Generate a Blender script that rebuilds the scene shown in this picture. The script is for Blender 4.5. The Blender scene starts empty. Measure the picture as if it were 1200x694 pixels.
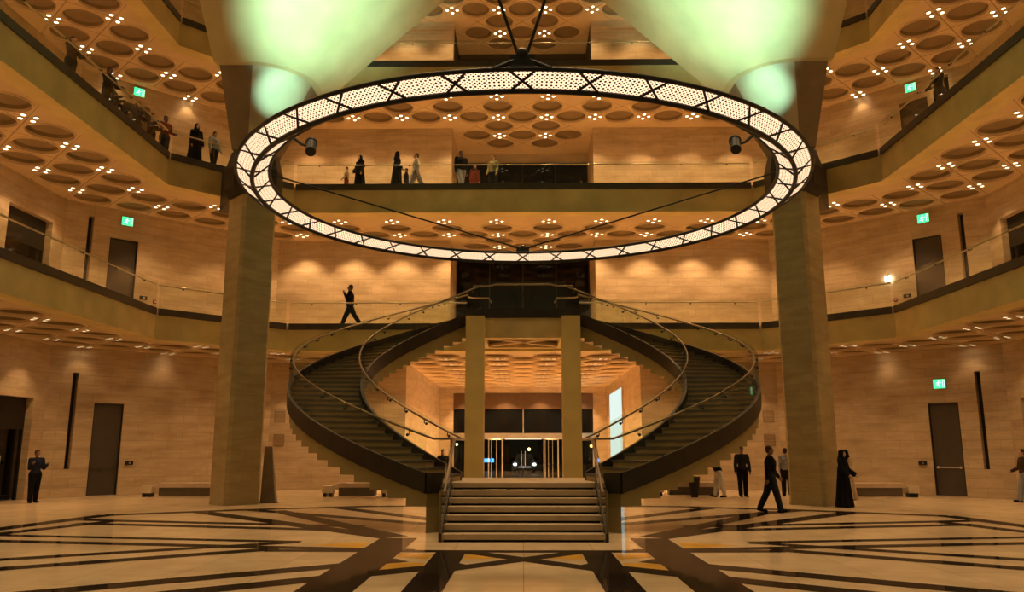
import bpy, bmesh, math, random
from mathutils import Vector, Matrix, Euler
random.seed(7)
PI = math.pi
sc = bpy.context.scene
COL = sc.collection

# ------------------------------------------------------------------ camera
CAMF, PITCH, CAMH = 950.0, math.radians(10.73), 1.7
YAW = math.atan(13 / 950.0)
cd = bpy.data.cameras.new('camera')
cd.sensor_fit = 'HORIZONTAL'; cd.sensor_width = 36.0; cd.lens = CAMF / 1200 * 36
cd.clip_start = 0.1; cd.clip_end = 500
cam = bpy.data.objects.new('camera', cd); COL.objects.link(cam)
cam.location = (0, 0, CAMH); cam.rotation_euler = (PI / 2 + PITCH, 0, YAW)
sc.camera = cam

_cf = Vector((-math.sin(YAW) * math.cos(PITCH), math.cos(YAW) * math.cos(PITCH), math.sin(PITCH)))
_cr = Vector((math.cos(YAW), math.sin(YAW), 0)); _cu = _cr.cross(_cf)
def in_frame(p, m=10):
    v = Vector(p) - Vector((0, 0, CAMH)); d = v.dot(_cf)
    if d < 1: return False
    x = 600 + CAMF * v.dot(_cr) / d; y = 347 - CAMF * v.dot(_cu) / d
    return -m < x < 1200 + m and -m < y < 694 + m

# ------------------------------------------------------------------ materials
def nodes_mat(name):
    m = bpy.data.materials.new(name); m.use_nodes = True
    nt = m.node_tree
    return m, nt, nt.nodes['Principled BSDF']
def simple(name, col, rough=0.5, metal=0.0, var=0.12, scale=3.0, emit=None, estr=0.0, coat=0.0):
    m, nt, b = nodes_mat(name)
    b.inputs['Roughness'].default_value = rough; b.inputs['Metallic'].default_value = metal
    tc = nt.nodes.new('ShaderNodeTexCoord'); n = nt.nodes.new('ShaderNodeTexNoise'); n.inputs['Scale'].default_value = scale
    n.inputs['Detail'].default_value = 4
    nt.links.new(tc.outputs['Object'], n.inputs['Vector'])
    r = nt.nodes.new('ShaderNodeValToRGB')
    r.color_ramp.elements[0].position = .3; r.color_ramp.elements[1].position = .7
    r.color_ramp.elements[0].color = (*[c * (1 - var) for c in col], 1); r.color_ramp.elements[1].color = (*[min(1, c * (1 + var)) for c in col], 1)
    nt.links.new(n.outputs['Fac'], r.inputs['Fac']); nt.links.new(r.outputs['Color'], b.inputs['Base Color'])
    if coat: b.inputs['Coat Weight'].default_value = coat
    if emit:
        b.inputs['Emission Color'].default_value = (*emit, 1); b.inputs['Emission Strength'].default_value = estr
    return m
def limestone(name, col, mortar=0.74, rough=.6, uv=True):
    m, nt, b = nodes_mat(name)
    b.inputs['Roughness'].default_value = rough
    tc = nt.nodes.new('ShaderNodeTexCoord')
    br = nt.nodes.new('ShaderNodeTexBrick')
    br.inputs['Scale'].default_value = 1.0; br.inputs['Brick Width'].default_value = 1.15; br.inputs['Row Height'].default_value = .34
    br.inputs['Mortar Size'].default_value = .008; br.inputs['Mortar Smooth'].default_value = .1
    br.inputs['Color1'].default_value = (*[c * .93 for c in col], 1); br.inputs['Color2'].default_value = (*[min(1, c * 1.05) for c in col], 1)
    br.inputs['Mortar'].default_value = (*[c * mortar for c in col], 1); br.inputs['Bias'].default_value = 0
    nt.links.new(tc.outputs['UV'], br.inputs['Vector'])
    mp = nt.nodes.new('ShaderNodeMapping'); mp.inputs['Scale'].default_value = (.5, 2.2, 1)
    nt.links.new(tc.outputs['UV'], mp.inputs['Vector'])
    n = nt.nodes.new('ShaderNodeTexNoise'); n.inputs['Scale'].default_value = 1.5; n.inputs['Detail'].default_value = 8; n.inputs['Roughness'].default_value = .7
    nt.links.new(mp.outputs['Vector'], n.inputs['Vector'])
    r = nt.nodes.new('ShaderNodeValToRGB'); r.color_ramp.elements[0].position = .3; r.color_ramp.elements[1].position = .72
    r.color_ramp.elements[0].color = (.56, .50, .42, 1); r.color_ramp.elements[1].color = (1.0, 1.0, 1.0, 1)
    nt.links.new(n.outputs['Fac'], r.inputs['Fac'])
    mx = nt.nodes.new('ShaderNodeMix'); mx.data_type = 'RGBA'; mx.blend_type = 'MULTIPLY'; mx.inputs['Factor'].default_value = .85
    nt.links.new(br.outputs['Color'], mx.inputs['A']); nt.links.new(r.outputs['Color'], mx.inputs['B'])
    nt.links.new(mx.outputs['Result'], b.inputs['Base Color'])
    return m
def glass_mat(name, tint=(.93, .95, .91), ior=1.45, rough=0.0):
    m = bpy.data.materials.new(name); m.use_nodes = True; nt = m.node_tree; nt.nodes.clear()
    out = nt.nodes.new('ShaderNodeOutputMaterial'); mix = nt.nodes.new('ShaderNodeMixShader')
    t = nt.nodes.new('ShaderNodeBsdfTransparent'); t.inputs['Color'].default_value = (*tint, 1)
    g = nt.nodes.new('ShaderNodeBsdfGlossy'); g.inputs['Roughness'].default_value = rough
    f = nt.nodes.new('ShaderNodeFresnel'); f.inputs['IOR'].default_value = ior
    ge = nt.nodes.new('ShaderNodeNewGeometry'); inv = nt.nodes.new('ShaderNodeMath'); inv.operation = 'SUBTRACT'; inv.inputs[0].default_value = 1
    nt.links.new(ge.outputs['Backfacing'], inv.inputs[1]); mu = nt.nodes.new('ShaderNodeMath'); mu.operation = 'MULTIPLY'
    nt.links.new(inv.outputs[0], mu.inputs[0]); nt.links.new(f.outputs[0], mu.inputs[1])
    nt.links.new(mu.outputs[0], mix.inputs[0]); nt.links.new(t.outputs[0], mix.inputs[1]); nt.links.new(g.outputs[0], mix.inputs[2])
    nt.links.new(mix.outputs[0], out.inputs[0])
    return m
def emitter(name, col, s, sample=False):
    m = bpy.data.materials.new(name); m.use_nodes = True; nt = m.node_tree; nt.nodes.clear()
    out = nt.nodes.new('ShaderNodeOutputMaterial'); e = nt.nodes.new('ShaderNodeEmission')
    e.inputs['Color'].default_value = (*col, 1); e.inputs['Strength'].default_value = s
    nt.links.new(e.outputs[0], out.inputs[0])
    if not sample: m.cycles.emission_sampling = 'NONE'
    return m

M = {}
STONE = (.60, .47, .30)
M['wall'] = limestone('limestone_wall', STONE)
M['pillar'] = limestone('pillar_stone', (.42, .34, .17), mortar=.86)
M['fascia'] = simple('fascia_concrete', (.60, .48, .20), .65, var=.14, scale=1.2)
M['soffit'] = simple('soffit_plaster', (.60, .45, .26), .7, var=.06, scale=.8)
M['coffer'] = simple('coffer_plaster_shaded', (.235, .165, .085), .8, var=.10, scale=2)  # soffit plaster again, with the shade of the recess put into its colour
M['joint'] = simple('soffit_joint', (.30, .21, .12), .8, var=.05)
M['deck'] = simple('gallery_floor_stone', (.60, .46, .28), .35, var=.1)
M['bronze'] = simple('dark_bronze', (.035, .028, .02), .45, .5, var=.2)
M['black'] = simple('black_metal', (.012, .011, .011), .4, .3, var=.2)
M['door'] = simple('bronze_door', (.075, .06, .045), .5, .4, var=.12, scale=1.5)
M['steel'] = simple('brushed_steel', (.66, .62, .54), .3, .9, var=.06)
M['rail_pale'] = simple('handrail_pale', (.50, .40, .26), .35, .6, var=.08)
M['rail'] = simple('handrail_bronze', (.22, .165, .10), .28, .8, var=.08)
M['concrete'] = simple('architectural_concrete', (.50, .44, .25), .6, var=.12, scale=.9)
M['stair'] = simple('stair_stone', (.30, .235, .09), .55, var=.12, scale=1.5)
M['tread'] = simple('tread_stone', (.07, .055, .03), .45, var=.12, scale=2)
M['gap'] = simple('riser_gap', (.02, .016, .012), .8, var=.1)
M['glass'] = glass_mat('balustrade_glass')
M['door_glass'] = glass_mat('entrance_glass', (.55, .58, .6))
M['dark_glass'] = simple('dark_curtain_glass', (.006, .006, .006), .04, var=.1)
M['lamp'] = emitter('lamp_glow', (1, .78, .48), 9.0)
M['dark_glass'].node_tree.nodes['Principled BSDF'].inputs['Specular IOR Level'].default_value = .2
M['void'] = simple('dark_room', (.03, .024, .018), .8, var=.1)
M['white_stone'] = simple('pale_stone', (.62, .5, .34), .45, var=.08)
M['amber'] = simple('amber_stone', (.62, .33, .05), .25, var=.18, scale=2)
M['band'] = simple('dark_granite', (.024, .016, .011), .10, var=.35, scale=6)
M['screen'] = emitter('lit_banner', (.80, .95, .86), .85, True)
M['asphalt'] = simple('plaza_paving', (.03, .03, .035), .5, var=.2)

def floor_mat():
    m, nt, b = nodes_mat('polished_limestone_floor')
    b.inputs['Roughness'].default_value = .085; b.inputs['IOR'].default_value = 1.5; b.inputs['Specular IOR Level'].default_value = .16
    tc = nt.nodes.new('ShaderNodeTexCoord')
    br = nt.nodes.new('ShaderNodeTexBrick'); br.inputs['Scale'].default_value = 1; br.offset = 0
    br.inputs['Brick Width'].default_value = 1.2; br.inputs['Row Height'].default_value = 1.2; br.inputs['Mortar Size'].default_value = .006
    br.inputs['Color1'].default_value = (.58, .44, .27, 1); br.inputs['Color2'].default_value = (.66, .50, .31, 1); br.inputs['Mortar'].default_value = (.36, .27, .17, 1)
    nt.links.new(tc.outputs['Object'], br.inputs['Vector'])
    n = nt.nodes.new('ShaderNodeTexNoise'); n.inputs['Scale'].default_value = 1.7; n.inputs['Detail'].default_value = 6
    nt.links.new(tc.outputs['Object'], n.inputs['Vector'])
    r = nt.nodes.new('ShaderNodeValToRGB'); r.color_ramp.elements[0].position = .3; r.color_ramp.elements[0].color = (.78, .76, .72, 1); r.color_ramp.elements[1].position = .7; r.color_ramp.elements[1].color = (1, 1, 1, 1)
    nt.links.new(n.outputs['Fac'], r.inputs['Fac'])
    mx = nt.nodes.new('ShaderNodeMix'); mx.data_type = 'RGBA'; mx.blend_type = 'MULTIPLY'; mx.inputs['Factor'].default_value = .8
    nt.links.new(br.outputs['Color'], mx.inputs['A']); nt.links.new(r.outputs['Color'], mx.inputs['B'])
    nt.links.new(mx.outputs['Result'], b.inputs['Base Color'])
    return m
M['floor'] = floor_mat()
def polish(m, rough, ior, k):
    """polished stone: diffuse body under a thin, partly reflecting polish"""
    nt = m.node_tree; b = nt.nodes['Principled BSDF']; src = b.inputs['Base Color'].links[0].from_socket
    out = [n for n in nt.nodes if n.type == 'OUTPUT_MATERIAL'][0]
    d = nt.nodes.new('ShaderNodeBsdfDiffuse'); nt.links.new(src, d.inputs['Color'])
    g = nt.nodes.new('ShaderNodeBsdfGlossy'); g.inputs['Roughness'].default_value = rough
    f = nt.nodes.new('ShaderNodeFresnel'); f.inputs['IOR'].default_value = ior
    mu = nt.nodes.new('ShaderNodeMath'); mu.operation = 'MULTIPLY'; mu.inputs[1].default_value = k; nt.links.new(f.outputs[0], mu.inputs[0])
    mx = nt.nodes.new('ShaderNodeMixShader'); nt.links.new(mu.outputs[0], mx.inputs[0]); nt.links.new(d.outputs[0], mx.inputs[1]); nt.links.new(g.outputs[0], mx.inputs[2])
    nt.links.new(mx.outputs[0], out.inputs['Surface']); nt.nodes.remove(b)
polish(M['floor'], .06, 1.45, .55); polish(M['band'], .06, 1.45, .40); polish(M['amber'], .07, 1.45, .35)

def lattice_mat():
    """lit lantern panel: glowing sheet behind a pierced star screen (UV in metres)"""
    m = bpy.data.materials.new('pierced_lantern_panel'); m.use_nodes = True; nt = m.node_tree; nt.nodes.clear()
    out = nt.nodes.new('ShaderNodeOutputMaterial'); mix = nt.nodes.new('ShaderNodeMixShader')
    e = nt.nodes.new('ShaderNodeEmission'); e.inputs['Color'].default_value = (1, .66, .40, 1); e.inputs['Strength'].default_value = 1.45
    d = nt.nodes.new('ShaderNodeBsdfDiffuse'); d.inputs['Color'].default_value = (.05, .03, .02, 1)
    uv = nt.nodes.new('ShaderNodeTexCoord'); sp = nt.nodes.new('ShaderNodeSeparateXYZ'); nt.links.new(uv.outputs['UV'], sp.inputs[0])
    def math_(op, a, b=None):
        n = nt.nodes.new('ShaderNodeMath'); n.operation = op
        for i, v in enumerate((a, b)):
            if v is None: continue
            if isinstance(v, (int, float)): n.inputs[i].default_value = v
            else: nt.links.new(v, n.inputs[i])
        return n.outputs[0]
    k = 2 * PI / .085
    cx = math_('COSINE', math_('MULTIPLY', sp.outputs[0], k)); cy = math_('COSINE', math_('MULTIPLY', sp.outputs[1], k))
    s1 = math_('ADD', cx, cy)
    cx2 = math_('COSINE', math_('MULTIPLY', sp.outputs[0], k * .5)); cy2 = math_('COSINE', math_('MULTIPLY', sp.outputs[1], k * .5))
    p = math_('ABSOLUTE', math_('MULTIPLY', cx2, cy2))
    dots = math_('GREATER_THAN', s1, .8)
    dots2 = math_('LESS_THAN', s1, -1.45)
    hole = math_('GREATER_THAN', math_('ADD', dots, dots2), .5)
    nt.links.new(hole, mix.inputs[0]); nt.links.new(e.outputs[0], mix.inputs[1]); nt.links.new(d.outputs[0], mix.inputs[2])
    nt.links.new(mix.outputs[0], out.inputs[0])
    return m
M['lattice'] = lattice_mat()

# ------------------------------------------------------------------ mesh builder
class MB:
    def __init__(s): s.v = []; s.f = []; s.m = []; s.uv = []
    def face(s, pts, mi=0, uv=None):
        n = len(s.v); s.v += [tuple(p) for p in pts]; s.f.append(tuple(range(n, n + len(pts)))); s.m.append(mi); s.uv.append(uv)
    def grid(s, rows, mi=0, closed=False, uvs=None):
        """rows: list of point rows of equal length; faces between successive rows"""
        n0 = len(s.v); w = len(rows[0])
        for r in rows: s.v += [tuple(p) for p in r]
        for i in range(len(rows) - 1):
            for j in range(w if closed else w - 1):
                a = n0 + i * w + j; b = n0 + i * w + (j + 1) % w
                s.f.append((a, b, b + w, a + w)); s.m.append(mi)
                s.uv.append([uvs[i][j], uvs[i][(j + 1) % w], uvs[i + 1][(j + 1) % w], uvs[i + 1][j]] if uvs else None)
    def box(s, x0, x1, y0, y1, z0, z1, mi=0):
        s.hexa([(x0, y0), (x1, y0), (x1, y1), (x0, y1)], z0, z1, mi)
    def hexa(s, poly, z0, z1, mi=0):
        """prism over a plan polygon (counter-clockwise); z0/z1 numbers or per-vertex lists"""
        n = len(poly)
        area = sum(poly[i][0] * poly[(i + 1) % n][1] - poly[(i + 1) % n][0] * poly[i][1] for i in range(n))
        zz0 = z0 if isinstance(z0, (list, tuple)) else [z0] * n
        zz1 = z1 if isinstance(z1, (list, tuple)) else [z1] * n
        if area < 0:
            poly = poly[::-1]; zz0 = list(zz0)[::-1]; zz1 = list(zz1)[::-1]
        b = [(p[0], p[1], zz0[i]) for i, p in enumerate(poly)]; t = [(p[0], p[1], zz1[i]) for i, p in enumerate(poly)]
        n0 = len(s.v); s.v += b + t
        s.f.append(tuple(n0 + i for i in reversed(range(n)))); s.m.append(mi)
        base = [(p[0], p[1]) for p in poly]
        s.uv.append([base[i] for i in reversed(range(n))])
        s.f.append(tuple(n0 + n + i for i in range(n))); s.m.append(mi); s.uv.append(base)
        u = 0
        for i in range(n):
            j = (i + 1) % n; L = math.dist(poly[i], poly[j])
            s.f.append((n0 + i, n0 + j, n0 + n + j, n0 + n + i)); s.m.append(mi)
            s.uv.append([(u, zz0[i]), (u + L, zz0[j]), (u + L, zz1[j]), (u, zz1[i])]); u += L
    def obox(s, c, ax, hs, mi=0):
        """oriented box: centre, 3 axes, 3 half sizes"""
        c = Vector(c); A = [Vector(a).normalized() * h for a, h in zip(ax, hs)]
        n0 = len(s.v)
        for k in ((-1, -1, -1), (1, -1, -1), (1, 1, -1), (-1, 1, -1), (-1, -1, 1), (1, -1, 1), (1, 1, 1), (-1, 1, 1)):
            s.v.append(tuple(c + A[0] * k[0] + A[1] * k[1] + A[2] * k[2]))
        for q in ((3, 2, 1, 0), (4, 5, 6, 7), (0, 1, 5, 4), (1, 2, 6, 5), (2, 3, 7, 6), (3, 0, 4, 7)):
            s.f.append(tuple(n0 + i for i in q)); s.m.append(mi); s.uv.append(None)
    def tube(s, path, r, n=8, mi=0, closed=False, cap=True, r2=None):
        P = [Vector(p) for p in path]; rows = []
        m = len(P)
        for i, p in enumerate(P):
            a = P[(i - 1) % m] if closed or i > 0 else p; b = P[(i + 1) % m] if closed or i < m - 1 else p
            t = (b - a).normalized() if (b - a).length > 1e-9 else Vector((0, 0, 1))
            ref = Vector((0, 0, 1)) if abs(t.z) < .95 else Vector((0, 1, 0))
            u = t.cross(ref).normalized(); w = u.cross(t)
            rr = r if r2 is None else r + (r2 - r) * i / (m - 1)
            rows.append([p + u * (rr * math.cos(2 * PI * k / n)) + w * (rr * math.sin(2 * PI * k / n)) for k in range(n)])
        if closed: rows.append(rows[0])
        s.grid(rows, mi, closed=True)
        if cap and not closed:
            s.face(rows[0], mi); s.face(list(reversed(rows[-1])), mi)
    def ball(s, c, r, nu=12, nv=8, mi=0, rot=None):
        r = r if isinstance(r, (tuple, list)) else (r, r, r); rows = []
        for i in range(nv + 1):
            th = PI * i / nv; th = min(max(th, 1e-3), PI - 1e-3)
            row = []
            for k in range(nu):
                p = Vector((r[0] * math.sin(th) * math.cos(2 * PI * k / nu), r[1] * math.sin(th) * math.sin(2 * PI * k / nu), -r[2] * math.cos(th)))
                if rot: p = rot @ p
                row.append(p + Vector(c))
            rows.append(row)
        s.grid(rows, mi, closed=True); s.face(list(reversed(rows[0])), mi); s.face(rows[-1], mi)
    def capsule(s, a, b, ra, rb, n=10, mi=0):
        a = Vector(a); b = Vector(b); t = (b - a); L = t.length
        t = t / L if L > 1e-6 else Vector((0, 0, 1))
        ref = Vector((0, 0, 1)) if abs(t.z) < .9 else Vector((0, 1, 0))
        u = t.cross(ref).normalized(); w = t.cross(u); rows = []
        def ring(c, r): return [c + u * (r * math.cos(2 * PI * k / n)) + w * (r * math.sin(2 * PI * k / n)) for k in range(n)]
        for q in (-.98, -.7, -.35, 0): rows.append(ring(a + t * ra * q, ra * math.sqrt(1 - q * q)))
        for q in (0, .35, .7, .98): rows.append(ring(b + t * rb * q, rb * math.sqrt(1 - q * q)))
        s.grid(rows, mi, closed=True); s.face(list(reversed(rows[0])), mi); s.face(rows[-1], mi)
    def lathe(s, prof, c=(0, 0, 0), n=24, mi=0, ax=1.0):
        rows = [[(c[0] + r * math.cos(2 * PI * k / n), c[1] + ax * r * math.sin(2 * PI * k / n), c[2] + z) for k in range(n)] for r, z in prof]
        s.grid(rows, mi, closed=True); s.face(list(reversed(rows[0])), mi); s.face(rows[-1], mi)
    def data(s, name, mats, smooth=False):
        me = bpy.data.meshes.new(name); me.from_pydata(s.v, [], s.f)
        for mt in mats: me.materials.append(mt)
        me.polygons.foreach_set('material_index', s.m)
        if any(u is not None for u in s.uv):
            ul = me.uv_layers.new(name='UVMap'); k = 0; flat = []
            for f, u in zip(s.f, s.uv):
                for i in range(len(f)): flat += list(u[i][:2]) if u else [0.0, 0.0]
            ul.data.foreach_set('uv', flat)
        if smooth: me.polygons.foreach_set('use_smooth', [True] * len(s.f))
        me.update(); return me
    def build(s, name, mats, parent=None, smooth=False, fix=False):
        if not isinstance(mats, (list, tuple)): mats = [mats]
        me = s.data(name, mats, smooth)
        if fix:
            bm = bmesh.new(); bm.from_mesh(me); bmesh.ops.remove_doubles(bm, verts=bm.verts, dist=1e-5)
            bmesh.ops.recalc_face_normals(bm, faces=bm.faces); bm.to_mesh(me); bm.free()
        o = bpy.data.objects.new(name, me); COL.objects.link(o)
        if parent: o.parent = parent
        return o
def tag(o, label=None, cat=None, group=None, kind=None):
    if label: o['label'] = label
    if cat: o['category'] = cat
    if group: o['group'] = group
    if kind: o['kind'] = kind
    return o
def thing(name, label, cat, loc=(0, 0, 0), rz=0, group=None):
    o = bpy.data.objects.new(name, None); COL.objects.link(o); o.location = loc; o.rotation_euler = (0, 0, rz)
    o.empty_display_size = .2
    return tag(o, label, cat, group)
def struct(name, mb, mats, parent=None, smooth=False, fix=False):
    o = mb.build(name, mats, parent, smooth, fix)
    if not parent: o['kind'] = 'structure'
    return o
KIDS = {}
def children(o): return [c for c in bpy.data.objects if c.parent == o]
def spot(loc, energy, angle, col, blend=.5, radius=.05, target=None, name='spot_lamp'):
    l = bpy.data.lights.new(name, 'SPOT'); l.energy = energy; l.spot_size = math.radians(angle); l.spot_blend = blend
    l.color = col; l.shadow_soft_size = radius
    o = bpy.data.objects.new(name, l); COL.objects.link(o); o.location = loc
    if target is not None:
        o.rotation_euler = (Vector(target) - Vector(loc)).to_track_quat('-Z', 'Y').to_euler()
    return o

# ------------------------------------------------------------------ plan of the hall
YS = 8.0                       # galleries start
EX, EK = 12.65, 27.4           # side edge x, kink y
BX, BY = 9.15, 31.0            # back kink x, back edge y
WX, WK = 17.2, 29.2            # side wall
WBX, WBY = 11.0, 35.4          # back wall
EDGE = [(-EX, YS), (-EX, EK), (-BX, BY), (BX, BY), (EX, EK), (EX, YS)]
WALL = [(-WX, YS), (-WX, WK), (-WBX, WBY), (WBX, WBY), (WX, WK), (WX, YS)]
SECT = [[EDGE[i], EDGE[i + 1], WALL[i + 1], WALL[i]] for i in range(5)]
RECX, RECY = 3.25, 38.7        # recess in the back wall, upper floors
PASX, PASY = 5.1, 50.0         # entrance passage
# (floor z, slab bottom z, ceiling z) of each storey
LEVELS = [(0.0, None, 5.45), (6.40, 5.45, 10.98), (12.05, 10.98, 16.32), (17.35, 16.32, 21.70)]
NAMES = ['ground', 'first_gallery', 'second_gallery', 'third_gallery']
WARM = (1.0, .60, .28)

# ------------------------------------------------------------------ floor with inlaid bands
mb = MB()
mb.box(-18, 18, -6, 36, -.3, 0, 0)
mb.box(-6, 6, 36, 50.6, -.3, 0, 0)
# dark inlay strips lie flush: 1.5 mm proud
BH = [0.0015]
def strip(a, b, w, mi=1):
    a = Vector(a); b = Vector(b); d = (b - a).normalized(); n = Vector((-d.y, d.x)) * (w / 2)
    BH[0] += .00006
    mb.face([(*(a - n), BH[0]), (*(b - n), BH[0]), (*(b + n), BH[0]), (*(a + n), BH[0])], mi)
def both(a, b, w, mi=1):
    strip(a, b, w, mi); strip((-b[0], b[1]), (-a[0], a[1]), w, mi)
both((-11.6, 16.2), (-11.0, 22.0), .55); both((-11.0, 21.9), (-7.8, 24.0), .60); both((-7.8, 24.0), (-4.6, 25.4), .60); both((-4.8, 25.35), (-1.8, 25.6), .5)
both((-11.3, 15.0), (-9.9, 20.2), .46); both((-10.5, 19.5), (-3.4, 17.85), .46); both((-11.0, 20.5), (-3.6, 18.8), .46)
both((-11.2, 16.0), (-1.9, 14.42), .40); both((-11.5, 17.0), (-4.2, 15.7), .34)
both((-11.8, 10.9), (-4.2, 15.7), .38); both((-11.5, 9.2), (-4.3, 14.65), .42)
both((-8.0, 8.6), (-1.9, 13.2), .46); both((-6.0, 8.8), (-.9, 12.75), .46)
both((-4.4, 14.38), (0.0, 14.3), .30)
both((-1.05, 14.35), (1.2, 12.1), .36)
both((-2.45, 3.0), (-2.43, 16.4), .72); both((-1.28, 2.5), (-1.22, 14.2), .50)
both((-9.2, 23.3), (-2.6, 16.5), .55); both((-7.0, 23.6), (-2.5, 16.6), .5); both((-5.6, 24.9), (-2.2, 20.6), .5); both((-8.0, 24.0), (-2.2, 19.4), .5)
strip((-9, 7.4), (9, 7.4), .4); both((-8.5, 2.6), (-1.5, 9.6), .46); both((-5, 2.0), (0, 7.0), .4)
for s in (-1, 1):
    for tri in ([(-.95, 13.95), (-.95, 13.30), (-.22, 13.45)], [(-2.05, 14.1), (-1.5, 13.85), (-1.5, 13.3), (-2.05, 13.55)], [(-2.07, 12.95), (-1.5, 12.9), (-1.5, 12.35), (-2.07, 12.05)], [(-2.85, 15.7), (-3.9, 15.25), (-2.85, 14.75)]):
        mb.face([(p[0] * -s, p[1], .0012) for p in (tri if s == -1 else tri[::-1])], 2)
floor = struct('floor', mb, [M['floor'], M['band'], M['amber']])

# ------------------------------------------------------------------ walls
def wall_panel(mb, a, b, z0, z1, holes=(), thick=.5, inward=None, mi=0):
    """a wall from plan point a to b; the room lies on its right-hand side when walking a->b; holes=(u0,u1,z0,z1)"""
    a = Vector(a); b = Vector(b); L = (b - a).length; d = (b - a) / L; n = Vector((-d.y, d.x))  # n points away from the room
    us = sorted({0, L, *[h[0] for h in holes], *[h[1] for h in holes]}); zs = sorted({z0, z1, *[h[2] for h in holes], *[h[3] for h in holes]})
    def solid(i, j):
        if not (0 <= i < len(us) - 1 and 0 <= j < len(zs) - 1): return False
        cu = (us[i] + us[i + 1]) / 2; cz = (zs[j] + zs[j + 1]) / 2
        return not any(h[0] < cu < h[1] and h[2] < cz < h[3] for h in holes)
    P = lambda u, z, t: (a.x + d.x * u + n.x * t, a.y + d.y * u + n.y * t, z)
    for i in range(len(us) - 1):
        for j in range(len(zs) - 1):
            if not solid(i, j): continue
            u0, u1, q0, q1 = us[i], us[i + 1], zs[j], zs[j + 1]
            off = a.x * 3
            mb.face([P(u0, q0, 0), P(u1, q0, 0), P(u1, q1, 0), P(u0, q1, 0)], mi, [(u0 + off, q0), (u1 + off, q0), (u1 + off, q1), (u0 + off, q1)])
            mb.face([P(u1, q0, thick), P(u0, q0, thick), P(u0, q1, thick), P(u1, q1, thick)], mi, [(0, 0)] * 4)
            for (ii, jj, e) in ((i - 1, j, 'l'), (i + 1, j, 'r'), (i, j - 1, 'b'), (i, j + 1, 't')):
                if solid(ii, jj): continue
                if e == 'l': q = [P(u0, q0, thick), P(u0, q0, 0), P(u0, q1, 0), P(u0, q1, thick)]; uv = [(thick, q0), (0, q0), (0, q1), (thick, q1)]
                if e == 'r': q = [P(u1, q0, 0), P(u1, q0, thick), P(u1, q1, thick), P(u1, q1, 0)]; uv = [(0, q0), (thick, q0), (thick, q1), (0, q1)]
                if e == 'b': q = [P(u0, q0, thick), P(u1, q0, thick), P(u1, q0, 0), P(u0, q0, 0)]; uv = [(u0, 0), (u1, 0), (u1, thick), (u0, thick)]
                if e == 't': q = [P(u0, q1, 0), P(u1, q1, 0), P(u1, q1, thick), P(u0, q1, thick)]; uv = [(u0, 0), (u1, 0), (u1, thick), (u0, thick)]
                mb.face(q, mi, uv)
DL = math.hypot(WBX - WX, WBY - WK)
DU0, DU1 = 1.63, 2.69           # door on the diagonal wall, from its outer end
SU0, SU1 = .80, .99             # tall slot on the diagonal wall
OY0, OY1 = 25.9, 28.45          # opening in the side wall
def storey_holes(kind, side):
    out = []
    for k, (zf, _, zc) in enumerate(LEVELS):
        if kind == 'diag':
            h = [(DU0, DU1, zf, zf + 3.42), (SU0, SU1, zf + 1.0, zf + 4.2 + (.3 if k == 0 else -.1))]
            for q in h:
                out.append(q if side < 0 else (DL - q[1], DL - q[0], q[2], q[3]))
        elif kind == 'side':
            u0, u1 = (OY0 - YS, OY1 - YS) if side < 0 else (WK - OY1, WK - OY0)
            out.append((u0, u1, zf, zf + 3.48))
        else:
            c = WBX
            if k == 0: out.append((c - PASX, c + PASX, 0, zc + .35))
            else: out.append((c - RECX, c + RECX, zf, min(zc + .35, 21.95)))
    return out
ZT = 22.4
# outward normal must point away from the room: walk so that the room is on the right
mb = MB(); wall_panel(mb, WALL[0], WALL[1], 0, ZT, storey_holes('side', -1)); wall_panel(mb, WALL[1], WALL[2], 0, ZT, storey_holes('diag', -1)); struct('wall_left', mb, M['wall'])
mb = MB(); wall_panel(mb, WALL[2], WALL[3], 0, ZT, storey_holes('back', 0)); struct('wall_back', mb, M['wall'])
mb = MB(); wall_panel(mb, WALL[3], WALL[4], 0, ZT, storey_holes('diag', 1)); wall_panel(mb, WALL[4], WALL[5], 0, ZT, storey_holes('side', 1)); struct('wall_right', mb, M['wall'])

# passage behind the ground-floor opening
mb = MB()
wall_panel(mb, (-PASX, WBY + .5), (-PASX, PASY), 0, 5.45, [], .3)
wall_panel(mb, (-PASX, PASY), (PASX, PASY), 0, 5.45, [(PASX - 4.27, PASX + 4.27, 0, 5.1)], .3)
wall_panel(mb, (PASX, PASY), (PASX, WBY + .5), 0, 5.45, [], .3)
struct('wall_passage', mb, M['wall'])
# upper recesses: reveals, back glazing, floors
for k in (1, 2, 3):
    zf, _, zc = LEVELS[k]
    mb = MB()
    wall_panel(mb, (-RECX, WBY + .5), (-RECX, RECY + 3), zf, zc, [], .3)
    wall_panel(mb, (RECX, RECY + 3), (RECX, WBY + .5), zf, zc, [], .3)
    wall_panel(mb, (-RECX, RECY + 3), (RECX, RECY + 3), zf, zc, [], .3)
    struct('wall_recess', mb, M['wall'] if k != 3 else M['void'])

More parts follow.
